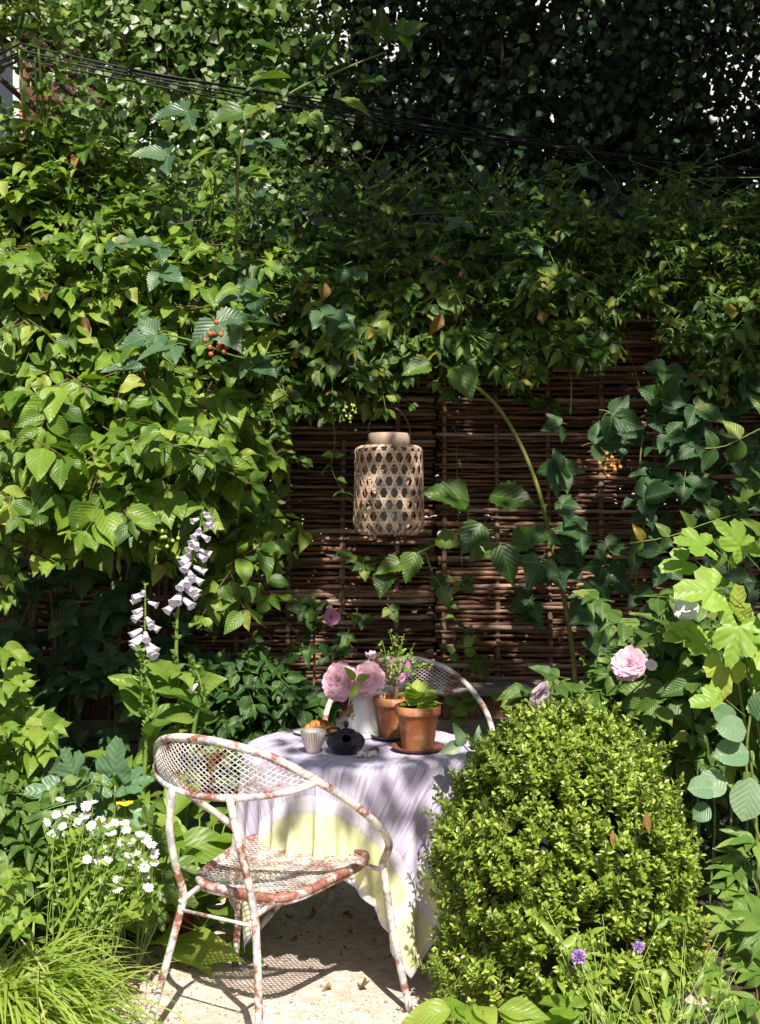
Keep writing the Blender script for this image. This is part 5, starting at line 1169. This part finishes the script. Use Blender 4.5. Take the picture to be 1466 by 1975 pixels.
S.tube(bez([(-.84, 3.75, 0), P(222, 1640, 3.72), P(222, 1515, 3.72)], 12), .004, 5); S.tube(bez([(-.84, 3.75, 0), P(240, 1620, 3.7), P(241, 1556, 3.66)], 12), .002, 5)
bush_parts(t, L, S, 'blueleaf')
yc = P(241, 1553, 3.65); mb = MB(); 
for k in range(4):
    a = k * 1.57 + .3; r1 = np.array([math.cos(a), math.sin(a), .12]); tn = np.array([-math.sin(a), math.cos(a), 0]); mb.patch([[yc + r1 * .026 * v_ + tn * u_ * .016 * math.sin(1.5 * v_ + .2) + (0, 0, .006 * u_ * u_) for u_ in np.linspace(-1, 1, 5)] for v_ in np.linspace(0, 1.0, 5)])
mb.lathe([(.0001, .006), (.005, .004), (.006, 0)], 8, yc); mb.build('flower', M['yellow'], t)

# asters
at = plant('aster_plant', 'clump of small white daisies with fine foliage at lower left', 'daisies', (-.95, 3.35, 0)); L, S = Leaves(), MB()
daisies = [(118, 1542), (137, 1556), (165, 1557), (180, 1552), (128, 1570), (162, 1572), (150, 1585), (178, 1590), (196, 1580), (205, 1592), (102, 1608), (122, 1596), (125, 1612), (150, 1592), (243, 1600), (270, 1605), (232, 1625), (252, 1627), (278, 1622), (248, 1648), (262, 1645), (276, 1660), (180, 1642), (190, 1655), (212, 1660), (298, 1646), (276, 1672), (282, 1690), (228, 1698), (190, 1676), (230, 1715), (250, 1660), (110, 1575), (92, 1590), (214, 1606), (222, 1588), (172, 1604), (138, 1622), (300, 1662), (292, 1630), (205, 1640), (168, 1660), (255, 1700), (286, 1712), (240, 1585), (198, 1700)]
fl0 = None
def daisy(c, ax, s):
    ax = unit(ax); x1 = unit(np.cross(ax, (.2, 1, .1))); x2 = np.cross(ax, x1); mb = MB(); k = 17
    for j in range(k):
        a = j * 2 * np.pi / k + rng.normal(0, .06); r_ = x1 * math.cos(a) + x2 * math.sin(a); tn = np.cross(ax, r_); l = s * rng.uniform(.85, 1.1); w_ = s * .13; dz = rng.uniform(-.05, .2)
        mb.patch([[c + r_ * s * .16 - tn * w_ * .5, c + r_ * s * .16 + tn * w_ * .5], [c + r_ * l * .6 - tn * w_ + ax * s * dz * .6, c + r_ * l * .6 + tn * w_ + ax * s * dz * .6], [c + r_ * l - tn * w_ * .3 + ax * s * dz * .5, c + r_ * l + tn * w_ * .3 + ax * s * dz * .5]])
    return mb, x1, x2, ax
ctr = MB()
for (px, py) in daisies:
    c = P(px + rng.normal(0, 2), py + rng.normal(0, 2), 3.38 + rng.uniform(-.06, .06)); mb, x1, x2, ax = daisy(c, np.array([.1, -.6, .75]) + rvec(.25), .0165 * rng.uniform(.85, 1.1))
    mb.build('flower', M['white_petal'], at); ctr.lathe([(.0001, .004), (.0035, .0025), (.0042, 0)], 8, c, np.stack([x1, x2, ax], 1))
    b0 = np.array([-.92 + rng.normal(0, .06), 3.42 + rng.normal(0, .05), .02]); q = bez([b0, (b0 + c) / 2 + (0, 0, .03) + rvec(.015), c], 12); S.tube(q, .0012, 4, cap=False)
    for i in range(3, len(q) - 1):
        L.add('lance', q[i], unit(rvec(1) + (0, -.2, .4)), unit(LIGHTN + rvec(.5)), rng.uniform(.025, .05))
for i in range(620):
    px, py = sample_poly([(95, 1600), (200, 1590), (290, 1660), (300, 1740), (240, 1790), (120, 1760)], 1)[0]; L.add('lance' if i % 2 else 'small', P(px, py, 3.44 + rng.uniform(-.08, .1)), unit(rvec(1) + (0, -.3, .3)), unit(LIGHTN + rvec(.5)), rng.uniform(.02, .045))
M['disc'] = simple('daisy_centre', (.6, .5, .15), .7)
ctr.build('flower_centres', M['disc'], at)['kind'] = 'stuff'; L.bake(MB()).build('leaves', M['aster_leaf'], at); S.build('stems', M['stem_pale'], at)

# grass clump
gt = plant('grass_clump', 'arching clump of bright yellow-green grass in the lower left corner', 'grass clump', (-.98, 3.0, 0)); mb = MB()
for i in range(2600):
    base = np.array([-1.0 + rng.normal(0, .07), 3.0 + rng.normal(0, .08), rng.uniform(0, .16)]); a = rng.uniform(0, 6.28) if i % 3 else rng.uniform(-2.4, -.3)
    ln = rng.uniform(.26, .56) * (1 if i % 40 else 1.4); lean = rng.uniform(.1, 1.0); up_ = rng.uniform(.55, 1.0); w_ = rng.uniform(.003, .0085); pts = []; p = base.copy(); el = 1.35 - .25 * lean; st = ln / 8
    dn = rng.uniform(.26, .52) * (1 if i % 14 else .45)
    rows = []; side = np.array([-math.sin(a), math.cos(a), 0])
    for k in range(9):
        rows.append([p - side * w_ * (1 - (k / 8.2) ** 2), p + np.array([0, 0, -.0008]), p + side * w_ * (1 - (k / 8.2) ** 2)])
        p = p + np.array([math.cos(a) * math.cos(el), math.sin(a) * math.cos(el), math.sin(el)]) * st; el -= dn
        if p[2] < .015: p[2] = .015
    mb.patch(rows)
mb.build('blades', M['grass'], gt)
# left border shrub, leaves in full sun
ls = plant('leafy_shrub', 'pale bright leafy shrub at the left edge above the grass', 'shrub', (-1.35, 3.9, 0)); L, S = Leaves(), MB()
leafmass(L, S, [(-50, 1310), (0, 1340), (20, 1400), (40, 1460), (70, 1500), (70, 1560), (30, 1560), (-50, 1560)], lambda x, y: 3.85, 70, .085, 'ovate', (2, 4), (.1, .2), .35, .08, down=0, up=.2, hang=.15, seed=12)
for (px, py, a) in ((50, 1400, 1), (40, 1450, 1), (-20, 1250, .6), (-20, 1310, .8)): sprig(L, S, P(px, py, 3.8), (a, -.4, .1), .1, 2, .08)
bush_parts(ls, L, S, 'broad')
lm = plant('leafy_shrub', 'mid-green leaves in half shade between the edge shrub and the asters', 'shrub', (-1.2, 3.6, 0)); L, S = Leaves(), MB()
leafmass(L, S, [(-50, 1540), (90, 1500), (160, 1540), (110, 1620), (80, 1720), (-50, 1720)], lambda x, y: 3.6, 120, .085, 'ovate', (2, 4), (.08, .16), .35, .08, down=0, up=.1, seed=13)
bush_parts(lm, L, S, 'currant')
l3 = plant('strawberry_plant', 'yellow-green toothed leaves at the left edge just above the grass', 'plant', (-1.05, 3.1, 0)); L, S = Leaves(), MB()
for i in range(26): trifoliate(L, S, P(rng.uniform(-20, 60), rng.uniform(1690, 1800), 3.05 + rng.uniform(-.1, .1)), (rng.normal(0, .7), -.5, rng.normal(.1, .5)), .045, face=(0, -.5, .85))
bush_parts(l3, L, S, 'broad')

# scabious and seed heads over the box bush
for (px, py, d, bx_, lab, r_) in ((1116, 1846, 2.72, (.56, 2.68, 0), 'larger violet scabious before the lower middle of the box bush', .019), (1231, 1827, 2.75, (.66, 2.72, 0), 'smaller violet scabious higher up at the lower right of the box bush', .015)):
    c = P(px, py, d); t = thing('scabious', lab, 'flower', bx_, 0, 'violet scabious'); q = bez([bx_, (np.array(bx_) + c) / 2 + (.03, 0, .02), c], 14); S = MB(); S.tube(q, .0013, 5); mb = MB()
    S.tube(bez([q[6], q[6] + (.02, 0, .06), q[6] + (.05, .01, .15)], 8), .001, 4)
    for i in range(90):
        v_ = unit(rvec()); v_ = unit(v_ * (1, 1, .75) + (0, -.35, .35)); s1 = unit(np.cross(v_, rvec())); w_ = r_ * .16; mb.patch([[c + v_ * r_ * .35 - s1 * w_ * .3, c + v_ * r_ * .35 + s1 * w_ * .3], [c + v_ * r_ * .8 - s1 * w_, c + v_ * r_ * .8 + s1 * w_], [c + v_ * r_ * rng.uniform(.9, 1.1) - s1 * w_ * .5, c + v_ * r_ * 1.0 + s1 * w_ * .5]])
    mb.build('flower_head', M['violet'], t); S.build('stem', M['stem_pale'], t)
for (px, py, d, bx_, lab, r_) in ((1376, 1842, 2.8, (.84, 2.75, 0), 'round green seed head at lower right', .013), (1052, 1748, 2.95, (.60, 2.80, 0), 'pale flat seed head before the middle of the box bush', .012), (1415, 1930, 2.7, (.86, 2.66, 0), 'low green seed head near the bottom right corner', .012)):
    c = P(px, py, d); t = thing('seed_head', lab, 'seed head', bx_, 0, 'seed heads over the box bush'); S = MB(); S.tube(bez([bx_, (np.array(bx_) + c) / 2 + (.02, 0, .02), c], 14), .0013, 5).build('stem', M['stem_pale'], t); mb = MB()
    for i in range(60):
        v_ = unit(rvec() + (0, 0, .4)); s1 = unit(np.cross(v_, rvec())); w_ = r_ * .12; mb.patch([[c - s1 * w_ * .3, c + s1 * w_ * .3], [c + v_ * r_ - s1 * w_, c + v_ * r_ + s1 * w_]])
    mb.build('head', M['greenfruit'], t)
t = plant('scabious_foliage', 'thin feathery stems and narrow leaves before the foot of the box bush', 'plant', (.66, 2.72, 0)); L, S = Leaves(), MB()
for i in range(34):
    b0 = np.array([.45 + rng.uniform(0, .42), 2.72 + rng.normal(0, .06), 0]); e = P(rng.uniform(1050, 1440), rng.uniform(1760, 1960), 2.75); q = bez([b0, (b0 + e) / 2 + rvec(.02), e], 10); S.tube(q, .001, 4, cap=False)
    for k in range(2, len(q), 2): L.add('lance', q[k], unit(rvec(1) + (0, -.2, .5)), unit(LIGHTN + rvec(.4)), rng.uniform(.03, .07))
bush_parts(t, L, S, 'aster_leaf', smat='stem_pale')
for (b_, lab, kd, k, sz) in (((.22, 2.72, .05), 'pale green leaves at the bottom edge left of centre of the box bush', 'broad', 9, .12), ((.50, 2.66, .02), 'rounded bright leaves at the bottom edge under the violet scabious', 'lobed', 9, .11)):
    t = plant('broadleaf_plant', lab, 'plant', b_, 'bright leaves along the bottom edge'); L, S = Leaves(), MB()
    for i in range(k):
        a = rng.uniform(0, 6.28); p = np.array(b_) + (.06 * math.cos(a), .04 * math.sin(a), .26 + rng.uniform(-.04, .05)); L.add(kd, p, unit((math.cos(a), math.sin(a) * .5 - .2, .1)), unit((0, -.5, .85) + rvec(.2)), sz * rng.uniform(.7, 1.1)); S.tube([b_, p], .002, 4, cap=False)
    bush_parts(t, L, S, 'broad')

# dead leaves on the gravel
spots = [(318, 1700, .035, 'curled tan leaf on soil beside the lobed leaves'), (296, 1848, .03, 'small orange-brown leaf left of the near chair leg'), (640, 1905, .04, 'twig-like brown leaf right of centre in the chair shadow'), (690, 1905, .045, 'dark curled leaf near the right chair leg'), (600, 1870, .022, 'tiny reddish leaf in the mesh shadow'), (555, 1770, .04, 'brown leaf in the shade just under the seat'), (660, 1765, .05, 'greenish dry leaf under the table'), (575, 1810, .03, 'brown leaf left of the table leg shadow'), (680, 1800, .03, 'round reddish leaf beneath the cloth corner'), (270, 1905, .02, 'tiny dark leaf on the bright gravel at left'), (240, 1825, .025, 'brown leaf at the edge of the grass clump'), (215, 1790, .035, 'dark leaf between the grass and the gravel'), (300, 1775, .02, 'little brown leaf by the gravel edge'), (590, 1845, .018, 'smallest orange leaf right of the near leg')]
for (px, py, sz, lab) in spots:
    c = PZ(px, py, .016); L = Leaves(); a = rng.uniform(0, 6.28); L.add('curl', c, (math.cos(a), math.sin(a), .1), unit((0, 0, 1) + rvec(.35)), sz)
    tag(L.bake(MB()).pivot('dead_leaf', M['deadleaf'], c), lab, 'dead leaf', 'dead leaves on the gravel')
L = Leaves()
for i in range(420):
    y = rng.uniform(3.0, 4.6); x = -.80 + rng.normal(0, .10) + .1 * (y > 3.9) if i % 3 else rng.uniform(-.6, .45); 
    if i % 3 == 0 and y < 3.7 and rng.random() < .75: continue
    a = rng.uniform(0, 6.28); L.add('curl' if i % 2 else 'small', (x, y, .016 + rng.uniform(0, .008)), (math.cos(a), math.sin(a), rng.normal(0, .2)), unit((0, 0, 1) + rvec(.5)), rng.uniform(.006, .022))
tag(L.bake(MB()).build('leaf_litter', M['deadleaf']), 'crumbs of dry leaf along the edge of the gravel', kind='stuff')
t = thing('small_seedling', 'little green seedling growing out of the gravel edge by the asters', 'plant', (-.7, 3.5, 0)); L = Leaves(); c = P(248, 1775, 3.3)
for k in range(8): L.add('ovate', c + (0, 0, .01 * (k > 3)), unit((math.cos(k * 2.4), math.sin(k * 2.4), .35)), (0, -.3, 1), .045)
L.bake(MB()).build('leaves', M['broad'], t)
# hedge seen through the gaps of the fence
hg = plant('hedge', 'dark hedge close behind the woven fence, glimpsed through its gaps', 'hedge', (0, 6.6, 0)); L = Leaves()
N_ = 26000; pos = np.stack([rng.uniform(-4.2, 4.2, N_), 6.5 + rng.normal(0, .22, N_), rng.uniform(.0, 3.3, N_) + rng.normal(0, .08, N_)], 1)
L.addmany('tree', pos, rng.normal(0, .6, (N_, 3)) + (0, -.2, -.4), rng.normal(0, .5, (N_, 3)) + LIGHTN, rng.uniform(.07, .12, N_))
L.bake(MB()).build('foliage', M['tree_shaded'], hg)
S = MB()
for k in range(14): x = -4 + k * .6; S.tube(bez([(x, 6.6, 0), (x + .05, 6.55, 1.2), (x - .05, 6.6, 2.6)], 8), .02, 6)
S.build('stems', M['bark'], hg)

# ---------------------------------------------------------------- unseen tree added above the frame, crown shaped to cast shade
ot = thing('unseen_shade_tree', 'unseen tree added right of the garden, crown shaped to shade fence and table', 'tree', (3.6, 3.4, 0))
pts = bez([(3.6, 3.4, 0), (3.5, 3.5, 2.5), (3.2, 3.9, 5), (2.6, 4.5, 7.5)], 20); MB().tube(pts, np.linspace(.22, .08, len(pts)), 10).build('trunk', M['bark'], ot)
L, S = Leaves(), MB()
def canopy(x, y): return 3.55 + .62 * y
for i in range(6000):
    x, y = rng.uniform(-2.2, 5.4), rng.uniform(.4, 9.5)
    dens = 1.0
    edge = .12 + .04 * y + .25 * noise.noise(Vector((y * 1.3, 3, 0)))
    if x < edge: dens = .62 if y > 2.5 else .12
    if x < -.9: dens = .34 if 2.1 < y < 4.5 else .05
    if x < -.2 and y > 5: dens = .03
    if y < 1.5: dens = 0.0
    if .40 < x < .88 and .45 < y < 1.35 and not (x < .64 and y > .88): dens = 1.6  # dense leaf patch added to shade part of the tablecloth
    h = noise.noise(Vector((x * 2.6, y * 2.6, 2))) + .5 * noise.noise(Vector((x * 6, y * 6, 5)))
    lim = -.12 if .2 < x < 1.5 and 2.2 < y < 2.95 else -.42      # crown thinned to let sun dapple the fence
    if x < edge: lim = .0
    if .40 < x < .88 and .45 < y < 1.35: lim = -.3
    if x > 0 and y > 2.9: dens *= 1.9
    if x > .1 and y > 2.95: lim = -.75
    if h < lim or rng.random() > dens * .20: continue
    c = np.array([x, y, canopy(x, y) + rng.uniform(.1, .9)]); n_ = 55
    pos = c + rng.normal(0, 1, (n_, 3)) * (.15, .15, .10)
    pos = pos[pos[:, 2] > 1.75 + .46 * pos[:, 1] + .25]
    L.addmany('tree', pos, rng.normal(0, .6, (len(pos), 3)) + (0, 0, -.4), rng.normal(0, .4, (len(pos), 3)) + (0, -.3, 1), rng.uniform(.06, .115, len(pos)))
    if i % 25 == 0: a = pts[rng.integers(8, len(pts))]; S.tube(bez([a, (a + c) / 2 + (0, 0, .3), c], 8), np.linspace(.03, .006, 9), 5, cap=False)
L.bake(MB()).build('crown', M['tree_lit'], ot); S.build('branches', M['bark'], ot)
